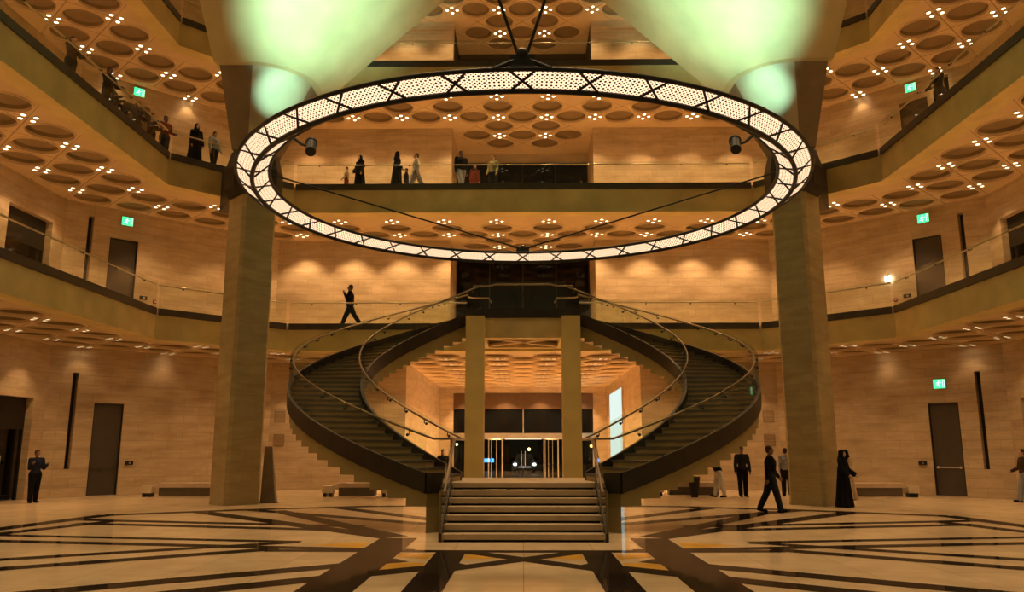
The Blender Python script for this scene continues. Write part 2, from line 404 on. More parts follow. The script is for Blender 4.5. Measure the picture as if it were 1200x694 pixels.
# ------------------------------------------------------------------ coffered ceilings
S = 2.16; H = S / 2
def inside_poly(p, poly):
    c = False; n = len(poly)
    for i in range(n):
        (x0, y0), (x1, y1) = poly[i], poly[(i + 1) % n]
        if (y0 > p[1]) != (y1 > p[1]) and p[0] < (x1 - x0) * (p[1] - y0) / (y1 - y0) + x0: c = not c
    return c
def clip(poly, quad):
    n = len(quad); ar = sum(quad[i][0] * quad[(i + 1) % n][1] - quad[(i + 1) % n][0] * quad[i][1] for i in range(n))
    q = quad if ar > 0 else quad[::-1]
    for i in range(n):
        a, b = q[i], q[(i + 1) % n]; out = []
        f = lambda p: (b[0] - a[0]) * (p[1] - a[1]) - (b[1] - a[1]) * (p[0] - a[0])
        for j in range(len(poly)):
            p, r = poly[j], poly[(j + 1) % len(poly)]; fp, fr = f(p), f(r)
            if fp >= 0: out.append(p)
            if fp * fr < 0:
                t = fp / (fp - fr); out.append((p[0] + (r[0] - p[0]) * t, p[1] + (r[1] - p[1]) * t))
        poly = out
        if len(poly) < 3: return []
    return poly
def shrink_region(quads, poly, m):
    def ok(p):
        if not any(inside_poly(p, q) for q in quads): return False
        for k in range(8):
            if not any(inside_poly((p[0] + m * math.cos(k * PI / 4 + .1), p[1] + m * math.sin(k * PI / 4 + .1)), q) for q in quads): return False
        return True
    return ok
def coffer_ceiling(name, quads, zc, y0, xr, yr, depth=.16, n=48):
    """diamond tiles round sunk discs; tiles cut by the border stay flat. returns the lamp spots"""
    mb = MB(); ok = shrink_region(quads, None, .28); lamps = []
    R = .655
    for a in range(int(xr[0] / H) - 2, int(xr[1] / H) + 3):
        for b in range(int((yr[0] - y0) / H) - 2, int((yr[1] - y0) / H) + 3):
            cx, cy = a * H, y0 + b * H
            if (a + b) % 2:
                if a % 2 and b % 2 == 0 and ok((cx, cy)): lamps.append((cx, cy))
                continue
            dm = [(cx + H, cy), (cx, cy + H), (cx - H, cy), (cx, cy - H)]
            mids = [((dm[i][0] + dm[(i + 1) % 4][0]) / 2, (dm[i][1] + dm[(i + 1) % 4][1]) / 2) for i in range(4)]
            inn = lambda p: any(inside_poly(p, q) for q in quads)
            if all(inn((cx + (R + .1) * math.cos(2 * PI * k / 16), cy + (R + .1) * math.sin(2 * PI * k / 16))) for k in range(16)):
                RD = []
                for k in range(n):
                    t = 2 * PI * k / n; c_, s_ = math.cos(t), math.sin(t); r = H / (abs(c_) + abs(s_)); lo_, hi_ = R + .08, r
                    if not inn((cx + r * c_ * .999, cy + r * s_ * .999)):
                        for _ in range(14):
                            md_ = (lo_ + hi_) / 2
                            if inn((cx + md_ * c_, cy + md_ * s_)): lo_ = md_
                            else: hi_ = md_
                        r = lo_
                    RD.append((r, c_, s_))
                def dia(k, sc_=1.0):
                    r, c_, s_ = RD[k]; r = max(R + .06, r * sc_); return (cx + r * c_, cy + r * s_)
                ring = lambda r, z: [(cx + r * math.cos(2 * PI * k / n), cy + r * math.sin(2 * PI * k / n), z) for k in range(n)]
                mb.grid([[(*dia(k), zc) for k in range(n)], [(*dia(k, .972), zc) for k in range(n)]], 1, True)
                mb.grid([[(*dia(k, .972), zc) for k in range(n)], ring(R + .055, zc)], 0, True)
                mb.grid([ring(R + .055, zc), ring(R + .045, zc - .03), ring(R, zc - .03), ring(R - .02, zc + .05)], 0, True)
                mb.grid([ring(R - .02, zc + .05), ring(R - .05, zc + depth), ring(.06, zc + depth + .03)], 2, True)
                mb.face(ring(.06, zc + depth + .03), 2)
            else:
                for q in quads:
                    c = clip(dm, q)
                    if len(c) >= 3: mb.face([(p[0], p[1], zc) for p in reversed(c)], 0)
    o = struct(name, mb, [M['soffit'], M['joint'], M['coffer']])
    return lamps
def inset_edge(m):
    """gallery edge moved m towards the walls"""
    d = m * math.tan(math.radians(22.5))
    return [(-EX - m, YS), (-EX - m, EK + d), (-BX - d, BY + m), (BX + d, BY + m), (EX + m, EK + d), (EX + m, YS)]
INNER = inset_edge(.55)
# the diagonal is not exactly 45 deg: good enough for the soffit border
def sect_quads(edge): return [[edge[i], edge[i + 1], WALL[i + 1], WALL[i]] for i in range(5)]
rec = lambda y1: [[(-RECX, WBY), (RECX, WBY), (RECX, y1), (-RECX, y1)]]
LAMPS = []
l1 = coffer_ceiling('ceiling_ground', sect_quads(INNER) + [[(-PASX, WBY), (PASX, WBY), (PASX, PASY), (-PASX, PASY)]], 5.45, 31.75, (-17.5, 17.5), (YS, PASY + .3))
l2 = coffer_ceiling('ceiling_first', sect_quads(INNER) + rec(RECY), 10.98, 32.3, (-17.5, 17.5), (YS, 39))
l3 = coffer_ceiling('ceiling_second', sect_quads(INNER) + rec(RECY), 16.32, 31.95, (-17.5, 17.5), (YS, 39))
l4 = coffer_ceiling('ceiling_third', sect_quads(INNER) + rec(RECY), 21.70, 32.2, (-17.5, 17.5), (YS, 39))

# ------------------------------------------------------------------ gallery slabs
def offset_quads(e0, e1): return [[e0[i], e0[i + 1], e1[i + 1], e1[i]] for i in range(5)]
for k in (1, 2, 3):
    zf, zb, _ = LEVELS[k]
    mb = MB()
    for q in offset_quads(EDGE, INNER):                      # edge beam
        mb.hexa(q, zb - .02, zf - .12, 0)
    lip = inset_edge(-.05); lip2 = inset_edge(.2)
    for q in offset_quads(lip, lip2): mb.hexa(q, zb - .03, zb + .06, 0)
    for q in sect_quads(EDGE): mb.hexa(q, zf - .12, zf, 1)
    mb.box(-RECX, RECX, WBY, RECY + 3, zf - .12, zf, 1)
    struct('floor_' + NAMES[k], mb, [M['fascia'], M['deck']])

# ------------------------------------------------------------------ lamps in the ceilings
proto = None
LAMP_MESH = None
def lamp_parts(parent):
    global LAMP_MESH
    if LAMP_MESH is None:
        m_ = MB()
        n = 14
        ring = lambda r, z: [(r * math.cos(2 * PI * i / n), r * math.sin(2 * PI * i / n), z) for i in range(n)]
        m_.grid([ring(.085, .0), ring(.085, -.03), ring(.068, -.035), ring(.066, -.012)], 1, True)
        m_.face(list(reversed(ring(.066, -.012))), 0)
        LAMP_MESH = m_.data('lamp', [M['lamp'], M['steel']])
    for dx, dy in ((.23, 0), (-.23, 0), (0, .23), (0, -.23)):
        o = bpy.data.objects.new('lamp', LAMP_MESH); COL.objects.link(o); o.parent = parent; o.location = (dx, dy, 0)
WHERE = {0: 'soffit over the ground floor', 1: 'soffit above the first gallery', 2: 'soffit above the second gallery', 3: 'soffit above the third gallery'}
SPOT_E = [190, 330, 320, 240]
for k, (lst, zc) in enumerate(((l1, 5.45), (l2, 10.98), (l3, 16.32), (l4, 21.70))):
    for (x, y) in lst:
        if y < YS + .5: continue
        p = (x, y, zc)
        if in_frame(p, 160) or (abs(x) > 12 and y > 12):
            dw = min(WX - abs(x), (WX + WK - abs(x) - y) / 1.4142 if y < WBY else 9)
            spot((x, y, zc - .06), SPOT_E[k] * (.14 if dw < .95 else 1) * (.68 if abs(x) > 11.2 else 3.2 if (k == 0 and abs(x) < 5) else 1), 100, WARM, .6, .06, (x, y, 0), 'downlight_beam')
        if not in_frame(p, 6): continue
        if y > WBY: reg = 'entrance passage' if k == 0 else 'recess at the back'
        elif x < -BX: reg = 'left side'
        elif x > BX: reg = 'right side'
        else: reg = 'back side'
        t = thing('downlight_cluster', 'four small round downlights in the %s, %s' % (WHERE[k], reg), 'downlight', (x, y, zc), 0,
                  'downlight clusters, %s, %s' % (WHERE[k], reg))
        lamp_parts(t)

# ------------------------------------------------------------------ glass balustrades on the galleries
def balustrade(label, a, b, zf, group='gallery balustrades', trim=(.07, .07)):
    a = Vector(a); b = Vector(b); d = (b - a).normalized(); a = a + d * trim[0]; b = b - d * trim[1]; L = (b - a).length; n = Vector((-d.y, d.x))   # n away from the hall
    t = thing('glass_balustrade', label, 'balustrade', (a.x, a.y, zf), math.atan2(d.y, d.x), group)
    m = MB(); m.box(0, L, -.06, .05, -.14, .10); m.build('base_shoe', M.setdefault('shoe', simple('shoe_bronze', (.065, .05, .035), .5, .3, var=.15)), t)
    k = max(1, round(L / 1.9)); w = L / k
    for i in range(k):
        m = MB(); m.box(i * w + .008, (i + 1) * w - .008, -.015, .005, .10, 1.02); m.build('glass_panel', M['glass'], t)
    m = MB(); m.tube([(0, .09, .93), (L, .09, .93)], .026, 8); m.build('handrail', M['rail_pale'], t, True)
    for i in range(k):
        m = MB(); x = (i + .5) * w
        m.tube([(x, .0, .86), (x, .06, .86), (x, .09, .91)], .012, 6); m.ball((x, 0, .86), .03, 8, 6); m.build('bracket', M['black'], t)
    return t
GN = {1: 'first gallery', 2: 'second gallery', 3: 'third gallery'}
for k in (1, 2, 3):
    zf = LEVELS[k][0]; g = GN[k]
    balustrade('glass balustrade along the left side of the %s' % g, EDGE[0], EDGE[1], zf)
    balustrade('short glass balustrade across the left corner of the %s, behind the pillar' % g, EDGE[1], EDGE[2], zf)
    if k == 1:
        balustrade('glass balustrade of the first gallery left of the stair bridge', EDGE[2], (-2.12, BY), zf)
        balustrade('glass balustrade of the first gallery right of the stair bridge', (2.12, BY), EDGE[3], zf)
    else:
        balustrade('long glass balustrade along the back edge of the %s' % g, EDGE[2], EDGE[3], zf)
    balustrade('short glass balustrade across the right corner of the %s, behind the pillar' % g, EDGE[3], EDGE[4], zf)
    balustrade('glass balustrade along the right side of the %s' % g, EDGE[4], EDGE[5], zf)

# ------------------------------------------------------------------ doors, slots, openings, signs on the side walls
dn = [0]; wn = [0]
def diag_frame(side):
    a = Vector(WALL[1] if side < 0 else WALL[4])          # outer end
    b = Vector(WALL[2] if side < 0 else WALL[3])
    d = (b - a).normalized(); n = Vector((-d.y, d.x)) if side < 0 else Vector((d.y, -d.x))   # outwards
    return a, d, n
def on_diag(side, u, out, z):
    a, d, n = diag_frame(side); p = a + d * u + n * out; return (p.x, p.y, z)
LV = ['ground floor', 'first gallery', 'second gallery', 'third gallery']
for side in (-1, 1):
    a, d, n = diag_frame(side); sw = 'left' if side < 0 else 'right'
    D3 = (d.x, d.y, 0); N3 = (n.x, n.y, 0)
    for k, (zf, _, zc) in enumerate(LEVELS):
        if k == 3: continue
        dn[0] += 1
        m = MB(); uc = (DU0 + DU1) / 2; hw = (DU1 - DU0) / 2
        m.obox(on_diag(side, uc, .14, zf + 1.72), (D3, N3, (0, 0, 1)), (hw - .03, .04, 1.69))
        door = struct('door_%d' % dn[0], m, M['door'])
        m = MB()
        for (u, z, hu, hz) in ((DU0 + .015, zf + 1.71, .015, 1.71), (DU1 - .015, zf + 1.71, .015, 1.71), (uc, zf + 3.405, hw, .015)):
            m.obox(on_diag(side, u, .10, z), (D3, N3, (0, 0, 1)), (hu, .10, hz))
        m.build('door_frame', M['bronze'], door)
        m = MB(); m.obox(on_diag(side, uc, .06, zf + .015), (D3, N3, (0, 0, 1)), (hw, .1, .015)); m.build('threshold', M['steel'], door)
        m = MB(); m.tube([on_diag(side, DU0 + .1, .04, zf + 1.05), on_diag(side, DU1 - .1, .04, zf + 1.05)], .02, 8)
        for u in (DU0 + .14, DU1 - .14): m.obox(on_diag(side, u, .07, zf + 1.05), (D3, N3, (0, 0, 1)), (.03, .04, .04))
        m.build('push_bar', M['steel'] if side > 0 and k == 0 else M['door'], door)
        m = MB(); m.obox(on_diag(side, (SU0 + SU1) / 2, .3, zf + 2.7), (D3, N3, (0, 0, 1)), (.12, .02, 1.85))
        wn[0] += 1; struct('window_%d' % wn[0], m, M['black'])
        # exit sign
        sp = on_diag(side, 2.18, -.06, (4.12, 10.55, 16.0)[k])
        if not (k == 0 and side < 0):
            t = thing('exit_sign', 'green glowing exit sign above the %s door of the %s' % (sw, LV[k]), 'exit sign', sp, math.atan2(-n.y, -n.x) + PI / 2, 'green exit signs')
            m = MB(); m.box(-.22, .22, -.035, .06, -.18, .18); m.build('sign_case', M['steel'], t)
            m = MB(); m.box(-.205, .205, -.045, -.034, -.165, .165); m.build('lit_face', M['exit'] if 'exit' in M else M.setdefault('exit', emitter('exit_green', (.06, 1, .30), 1.5, True)), t)
            m = MB(); y = -.052
            def bar(p, q, w):
                p = Vector((p[0], 0, p[1])); q = Vector((q[0], 0, q[1])); dd = (q - p).normalized(); m.obox((p + q) / 2 + Vector((0, y, 0)), (dd, (0, 1, 0), dd.cross(Vector((0, 1, 0)))), ((q - p).length / 2, .004, w))
            m.ball((-.01, y, .105), (.026, .006, .026), 10, 6)
            bar((-.02, .07), (-.05, -.01), .022); bar((-.05, -.01), (.0, -.06), .014); bar((.0, -.06), (-.01, -.13), .012); bar((-.05, -.01), (-.08, -.07), .014); bar((-.08, -.07), (-.14, -.075), .012)
            bar((-.02, .06), (.04, .02), .010); bar((.04, .02), (.075, .05), .009); bar((-.03, .06), (-.09, .04), .010); bar((-.09, .04), (-.1, -.01), .009)
            bar((.12, -.13), (.12, .13), .010); bar((.12, .13), (.18, .13), .010); bar((.18, .13), (.18, -.13), .010)
            m.build('running_figure', M.setdefault('exit_white', emitter('exit_white', (.8, 1, .85), 1.2)), t)
        if k < 2:
            for du, dz, kind in ((3.05, 1.2, 'black'), (3.5, 1.1, 'red')) if k == 1 else ((3.05, 1.2, 'black'),):
                t = thing('wall_call_box', 'small %s call box on the %s wall beside the door of the %s' % (kind, sw, LV[k]), 'call box', on_diag(side, du, 0, zf + dz), math.atan2(-n.y, -n.x) + PI / 2, 'small wall boxes')
                m = MB(); m.box(-.14 if kind == 'black' else -.06, .14 if kind == 'black' else .06, -.06, 0, -.07, .07); m.build('case', M['black'] if kind == 'black' else M.setdefault('red', simple('red_plastic', (.25, .02, .015), .4)), t)
                m = MB(); m.box(-.02, .05, -.07, -.055, -.03, .03); m.build('button', M['steel'], t)
    # opening in the side wall: dark lobby with a glazed door
    for k, (zf, _, zc) in enumerate(LEVELS[:3]):
        x0, x1 = (-WX - 2.6, -WX - .5) if side < 0 else (WX + .5, WX + 2.6)
        m = MB()
        xb = x0 if side < 0 else x1
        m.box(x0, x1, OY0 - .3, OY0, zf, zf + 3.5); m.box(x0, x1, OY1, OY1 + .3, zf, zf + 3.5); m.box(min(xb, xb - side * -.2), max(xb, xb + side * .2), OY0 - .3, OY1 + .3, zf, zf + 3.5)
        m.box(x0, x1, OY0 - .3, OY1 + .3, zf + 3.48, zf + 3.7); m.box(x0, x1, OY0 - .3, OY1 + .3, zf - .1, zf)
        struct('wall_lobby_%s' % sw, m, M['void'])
        dn[0] += 1
        m = MB(); xx = side * (WX + .3)
        m.box(xx - .02, xx + .02, OY0 + .08, (OY0 + OY1) / 2 - .02, zf + .05, zf + 2.4); m.box(xx - .02, xx + .02, (OY0 + OY1) / 2 + .02, OY1 - .08, zf + .05, zf + 2.4)
        door = struct('door_%d' % dn[0], m, M['door_glass'])
        m = MB(); m.box(xx - .05, xx + .05, OY0, OY0 + .08, zf, zf + 3.48); m.box(xx - .05, xx + .05, OY1 - .08, OY1, zf, zf + 3.48); m.box(xx - .05, xx + .05, OY0 + .08, OY1 - .08, zf + 2.4, zf + 3.48)
        m.build('door_frame', M['black'], door)
        m = MB()
        for yy in ((OY0 + OY1) / 2 - .12, (OY0 + OY1) / 2 + .12): m.tube([(xx - side * .07, yy, zf + .7), (xx - side * .07, yy, zf + 1.5)], .018, 8)
        m.build('pull_handle', M['steel'], door)
# small bright wall lamp on the right of the first gallery
a, d, n = diag_frame(1)
t = thing('wall_lamp', 'small bright square wall lamp right of the pillar on the first gallery', 'wall lamp', on_diag(1, 3.7, -.0, 8.38), math.atan2(-n.y, -n.x) + PI / 2)
m = MB(); m.box(-.05, .05, -.04, 0, -.16, .16); m.build('mount', M['black'], t)
m = MB(); m.box(-.11, .11, -.12, -.04, -.11, .11); m.build('lamp_shade', emitter('wall_lamp_glow', (1, .85, .55), 12, True), t)

# grilles in the back wall at ground level
for side in (-1, 1):
    for z, nm in ((3.1, 'upper'), (2.1, 'lower')):
        t = thing('wall_grille', '%s of two small square grilles in the back wall just %s of the %s' % (nm, 'right' if side < 0 else 'left', 'left pillar' if side < 0 else 'right pillar'), 'wall grille', (side * 10.55, WBY, z), 0, 'wall grilles')
        m = MB(); m.box(-.24, -.2, -.02, .02, -.25, .25); m.box(.2, .24, -.02, .02, -.25, .25); m.box(-.2, .2, -.02, .02, .21, .25); m.box(-.2, .2, -.02, .02, -.25, -.21); m.build('frame', M['joint'], t)
        m = MB()
        for i in range(7): m.box(-.2, .2, -.012, .012, -.19 + i * .06, -.16 + i * .06)
        m.build('slats', M['joint'], t)

# ------------------------------------------------------------------ glazing at the back of the upper recesses
for k in (1, 2, 3):
    zf, _, zc = LEVELS[k]
    top = zc - .05 if k == 1 else zf + 3.75 if k == 2 else zc - .3
    m = MB()
    for i in range(4): m.box(-RECX + i * RECX / 2 + .03, -RECX + (i + 1) * RECX / 2 - .03, RECY - .02, RECY + .02, zf + .08, top - .1)
    wn[0] += 1
    w = struct('window_%d' % wn[0], m, M['dark_glass'])
    m = MB()
    for i in range(5): m.box(-RECX + i * RECX / 2 - .03 + (.03 if i == 0 else 0) - (.03 if i == 4 else 0), -RECX + i * RECX / 2 + .03 + (.03 if i == 0 else 0) - (.03 if i == 4 else 0), RECY - .06, RECY + .06, zf, top)
    m.box(-RECX, RECX, RECY - .05, RECY + .05, zf, zf + .08); m.box(-RECX, RECX, RECY - .08, RECY + .08, top - .1, top)
    m.build('window_frame', M['bronze'], w)
    if top < zc - .06:
        m = MB(); m.box(-RECX, RECX, RECY - .03, RECY + .1, top, zc); m.build('header_panel', M['door'] if k == 3 else M['steel'], w)

# ------------------------------------------------------------------ entrance portal at the end of the passage
PX = 4.27; py = PASY
m = MB(); m.box(-PX, PX, py - .05, py + .1, 4.13, 5.1)
dn[0] += 1
port = struct('door_%d' % dn[0], m, simple('bronze_header', (.15, .09, .05), .35, .5, var=.1))
m = MB()
for x0, x1 in ((-PX + .04, -.03), (.03, PX - .04)): m.box(x0, x1, py, py + .03, 2.72, 4.1)
m.build('transom_glass', M['dark_glass'], port)
m = MB(); m.box(-PX, PX, py - .06, py + .08, 2.32, 2.68); m.build('lintel', M['steel'], port)
m = MB(); m.box(-1.1, 1.1, py - .10, py - .061, 2.30, 2.38); m.build('door_light', emitter('door_light', (1, .75, .45), 1.0, True), port)
m = MB()
for x in (-PX + .03, -2.1, -1.25, 1.25, 2.1, PX - .03): m.box(x - .025, x + .025, py - .05, py + .07, 0, 2.32)
m.box(-.03, .03, py - .05, py + .06, 2.68, 4.13)
m.build('mullion', M['steel'], port)
for x0, x1 in ((-PX + .07, -2.14), (2.14, PX - .07), (-2.06, -1.29), (1.29, 2.06)):
    m = MB(); m.box(x0, x1, py, py + .03, .06, 2.28); m.build('side_light', M['door_glass'], port)
for x0, x1 in ((-1.2, -.03), (.03, 1.2)):
    m = MB(); m.box(x0, x1, py + .3, py + .33, .06, 2.28); leaf = m.build('door_leaf', M['door_glass'], port)
    m = MB(); m.tube([((x0 + .08) if x0 > 0 else (x1 - .08), py + .26, .7), ((x0 + .08) if x0 > 0 else (x1 - .08), py + .26, 1.6)], .02, 8); m.build('pull_handle', M['steel'], leaf)
m = MB()
for s in (-1, 1):
    m.tube([(s * 1.7 + .42 * math.cos(t_), py - .55 + .42 * math.sin(t_), 2.3) for t_ in [i * PI / 8 for i in range(17)]], .03, 6)
    for t_ in (0.2, 1.4, 2.7, 4.2): m.tube([(s * 1.7 + .42 * math.cos(t_), py - .55 + .42 * math.sin(t_), 0), (s * 1.7 + .42 * math.cos(t_), py - .55 + .42 * math.sin(t_), 2.3)], .017, 6)
m.build('drum_posts', M['steel'], port)
# outside: paving, street lamps, a car, a lit kiosk sign
mb = MB(); mb.box(-60, 60, 50.6, 130, -.35, -.02); struct('ground', mb, M['asphalt'])
mb = MB(); mb.box(-60, 60, 100, 104, -.35, 22); struct('wall_night_backdrop', mb, M['asphalt'])  # dark backdrop added to keep the world glow out of the doorway
for (x, y, h, c, s, lb) in ((.5, 72, 1.75, (1, .55, .12), 40, 'low amber street lamp outside the middle of the entrance doors'), (-2.6, 66, 2.7, (.9, .95, 1), 22, 'white street lamp outside left of the entrance doors'), (-6.3, 78, 2.2, (1, .7, .3), 12, 'warm street lamp far outside left of the entrance, beyond the blue sign'), (5.6, 68, 2.0, (1, .55, .12), 12, 'warm street lamp outside right of the entrance doors'), (9.2, 80, 3.2, (1, .6, .2), 40, 'amber street lamp far outside right of the entrance')):
    t = thing('street_lamp', lb, 'street lamp', (x, y, -.02), 0, 'lamps outside the entrance')
    m = MB(); m.lathe([(.12, 0), (.12, .1), (.04, .15), (.035, h - .2)], n=10); m.build('post', M['black'], t)
    m = MB(); m.ball((0, 0, h), .12, 12, 8); m.build('globe', emitter('street_glow', c, s), t)
t = thing('car', 'pale car with lit headlamps parked outside the entrance doors', 'car', (.1, 62, -.02))
m = MB()
prof = [(-.95, .25), (-.98, .55), (-.9, .8), (-.72, .9), (-.55, 1.38), (.55, 1.38), (.72, .9), (.9, .8), (.98, .55), (.95, .25)]
m.grid([[(x, y, z) for x, z in prof] for y in (-1.9, 0, 2.1)]); m.face([(x, -1.9, z) for x, z in prof]); m.face([(x, 2.1, z) for x, z in reversed(prof)])
m.build('body', simple('car_paint', (.4, .4, .42), .3, .2), t)
for x in (-.7, .7):
    m = MB(); m.ball((x, -1.92, .66), (.13, .04, .09)); m.build('headlamp', emitter('headlamp', (1, .95, .8), 12), t)
    m = MB(); m.tube([(x - .08, -1.2, .3), (x + .08, -1.2, .3)], .3, 14); m.tube([(x - .08, 1.3, .3), (x + .08, 1.3, .3)], .3, 14); m.build('wheel', M['black'], t)
m = MB(); m.box(-.45, .45, -1.93, -1.89, .42, .52); m.build('bumper_trim', emitter('chrome_glint', (.9, .75, .6), .8), t)  # trim is no lamp: its glint is put in as emission
t = thing('kiosk', 'small kiosk with a blue lit sign outside left of the doors', 'kiosk', (-3.0, 68, -.02))
m = MB(); m.box(-.9, .9, -.5, .5, 0, 1.9); m.build('cabin', M['black'], t)
m = MB(); m.box(-.6, .6, -.56, -.5, .7, 1.0); m.build('lit_sign', emitter('kiosk_blue', (.1, .45, 1), 5), t)
# illuminated white banner on the right wall of the passage
t = thing('lit_banner', 'tall glowing white panel on the right wall of the entrance passage', 'banner', (PASX, 44.2, .9))
m = MB(); m.box(-.12, 0, -2.9, 2.9, -.06, 3.96); m.build('frame', M['white_stone'], t)
m = MB(); m.box(-.135, -.118, -2.8, 2.8, 0, 3.9); m.build('lit_panel', M['screen'], t)

# ------------------------------------------------------------------ pillars and pendentives
PCX, PCY, PH = 9.15, 26.3, .84
FLOODS = []
FLOOD = (.50, 1.0, .74)
for side in (-1, 1):
    sw = 'left' if side < 0 else 'right'
    cx = side * PCX
    # pillar
    t = thing('stone_pillar', 'tall square stone pillar on the %s carrying the %s pendentive' % (sw, sw), 'pillar', (cx, PCY, 0))
    m = MB(); c = .07
    poly = [(0, -PH + c), (c, -PH + c)]
    poly = []
    for k in range(4):
        t0 = k * PI / 2 - PI / 2; dx, dy = math.cos(t0), math.sin(t0)
        tx, ty = -dy, dx
        poly += [(dx * (PH - c) - tx * c, dy * (PH - c) - ty * c), (dx * (PH - c) + tx * c, dy * (PH - c) + ty * c)]
    m.hexa(poly, .0, 10.0); m.build('shaft', M['pillar'], t)
    m = MB(); q = [(p[0] * 1.015, p[1] * 1.015) for p in poly]; m.hexa(q, 0, .09); m.build('plinth', M['pillar'], t)
    # capital with arm back to the gallery, shade put into its dark colour
    t = thing('pillar_capital', 'capital block, shade painted into its dark colour, between the %s pillar and its pendentive' % sw, 'capital', (cx, PCY, 10.0))
    m = MB(); R0 = .86
    rows = []
    for r, z in ((.80, 0), (.95, .25), (.95, .95), (.78, 1.595)):
        rows.append([(r * math.cos(k * PI / 4 + PI / 8), r * math.sin(k * PI / 4 + PI / 8), z) for k in range(8)])
    m.grid(rows, 0, True); m.face(list(reversed(rows[0]))); m.face(rows[-1]); m.build('block', M['bronze'], t)
    m = MB(); e = Vector((side * 1.72, 2.75)); dd = e.normalized(); nn = Vector((-dd.y, dd.x)) * .45
    st = dd * 1.05
    m.hexa([tuple(st - nn), tuple(e - nn), tuple(e + nn), tuple(st + nn)], .35, 1.9); m.build('tie_beam', M['bronze'], t)
    # pendentive
    def P(x, y, z): return (cx - side * 0 + (x if side < 0 else -x), PCY + y, z)
    def ring(z, A, B, r0c, r, D, E):
        """A,B: left arm face, quarter arc centred r0c radius r, D: right arm end, E: back corner"""
        pts = [A, B]
        pts += [(r0c[0] + r * math.sin(q * PI / 2 / 16), r0c[1] - r * math.cos(q * PI / 2 / 16)) for q in range(1, 16)]
        pts += [(B[1] * -1, B[0] * -1), D, E]
        return [P(x, y, z) for x, y in pts]
    ZL = 14.0
    low = []
    for k in range(7):
        f = k / 6; z = 11.6 + (ZL - 11.6) * f
        y = -.62 - 1.28 * f; b = -.15 + .35 * f
        low.append(ring(z, (-.6 - .1 * f, y), (b, y), (b, -b), -b - y if False else (-y - b), (-y, .6 + .1 * f), (-.6 - .1 * f, .6 + .1 * f)))
    up = []
    for k in range(9):
        tt = k * .78; z = ZL + .927 * tt; y = -2.16 - tt; b = .2
        up.append(ring(z, (-.80, y), (b, y), (b, -b), -y - b, (-y, .80), (-.80, .80)))
    t = thing('pendentive', 'huge inverted concrete pendentive lit green above the %s pillar' % sw, 'pendentive', (0, 0, 0))
    m = MB(); rr = low if side < 0 else [list(reversed(r)) for r in low]
    m.grid(rr, 0, True); m.face(list(reversed(rr[0]))); m.face(rr[-1])
    o = m.build('lower_cone', [M.setdefault('cone', simple('cone_concrete_shaded', (.40, .37, .26), .6, var=.12, scale=.9)), M.setdefault('strip', simple('strip_concrete_shaded', (.20, .155, .10), .6, var=.1))], t, False, True)  # same concrete as above the lip; weaker light painted into the cone colour
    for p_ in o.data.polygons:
        if abs(p_.normal.x) < .12 or abs(p_.normal.y) < .12 and p_.normal.z < .3: p_.material_index = 1  # flat side facets: dim light painted in as a darker concrete tone
    m = MB(); rr = up if side < 0 else [list(reversed(r)) for r in up]
    m.grid(rr, 0, True); m.face(list(reversed(rr[0]))); m.face(rr[-1])
    o = m.build('upper_squinch', M['concrete'], t, False, True)
    for o in children(t):
        for p_ in o.data.polygons: p_.use_smooth = True
        bm = bmesh.new(); bm.from_mesh(o.data)
        for e_ in bm.edges:
            if len(e_.link_faces) == 2 and e_.calc_face_angle(0) > math.radians(25): e_.smooth = False
        bm.to_mesh(o.data); bm.free()
    # floodlight clamped to the inner rail of the ring, shining across the hall at the pendentive
    fl = Vector((side * 4.50, 16.30, 8.02)); rail = Vector((side * 4.92, 16.31, 8.27))
    aim = Vector((side * 6.6, 25.0, 16.7)); hot = Vector((side * 8.0, 25.0, 13.25))
    dirv = (aim - fl).normalized()
    FLOODS.append((fl, rail, dirv))
    spot(tuple(fl + dirv * .34), 11500, 36, FLOOD, 1.0, .08, tuple(aim), 'floodlight_beam')
    spot(tuple(fl + dirv * .30 + Vector((0, 0, .06))), 9500, 11, FLOOD, 1.0, .05, tuple(hot), 'floodlight_beam')

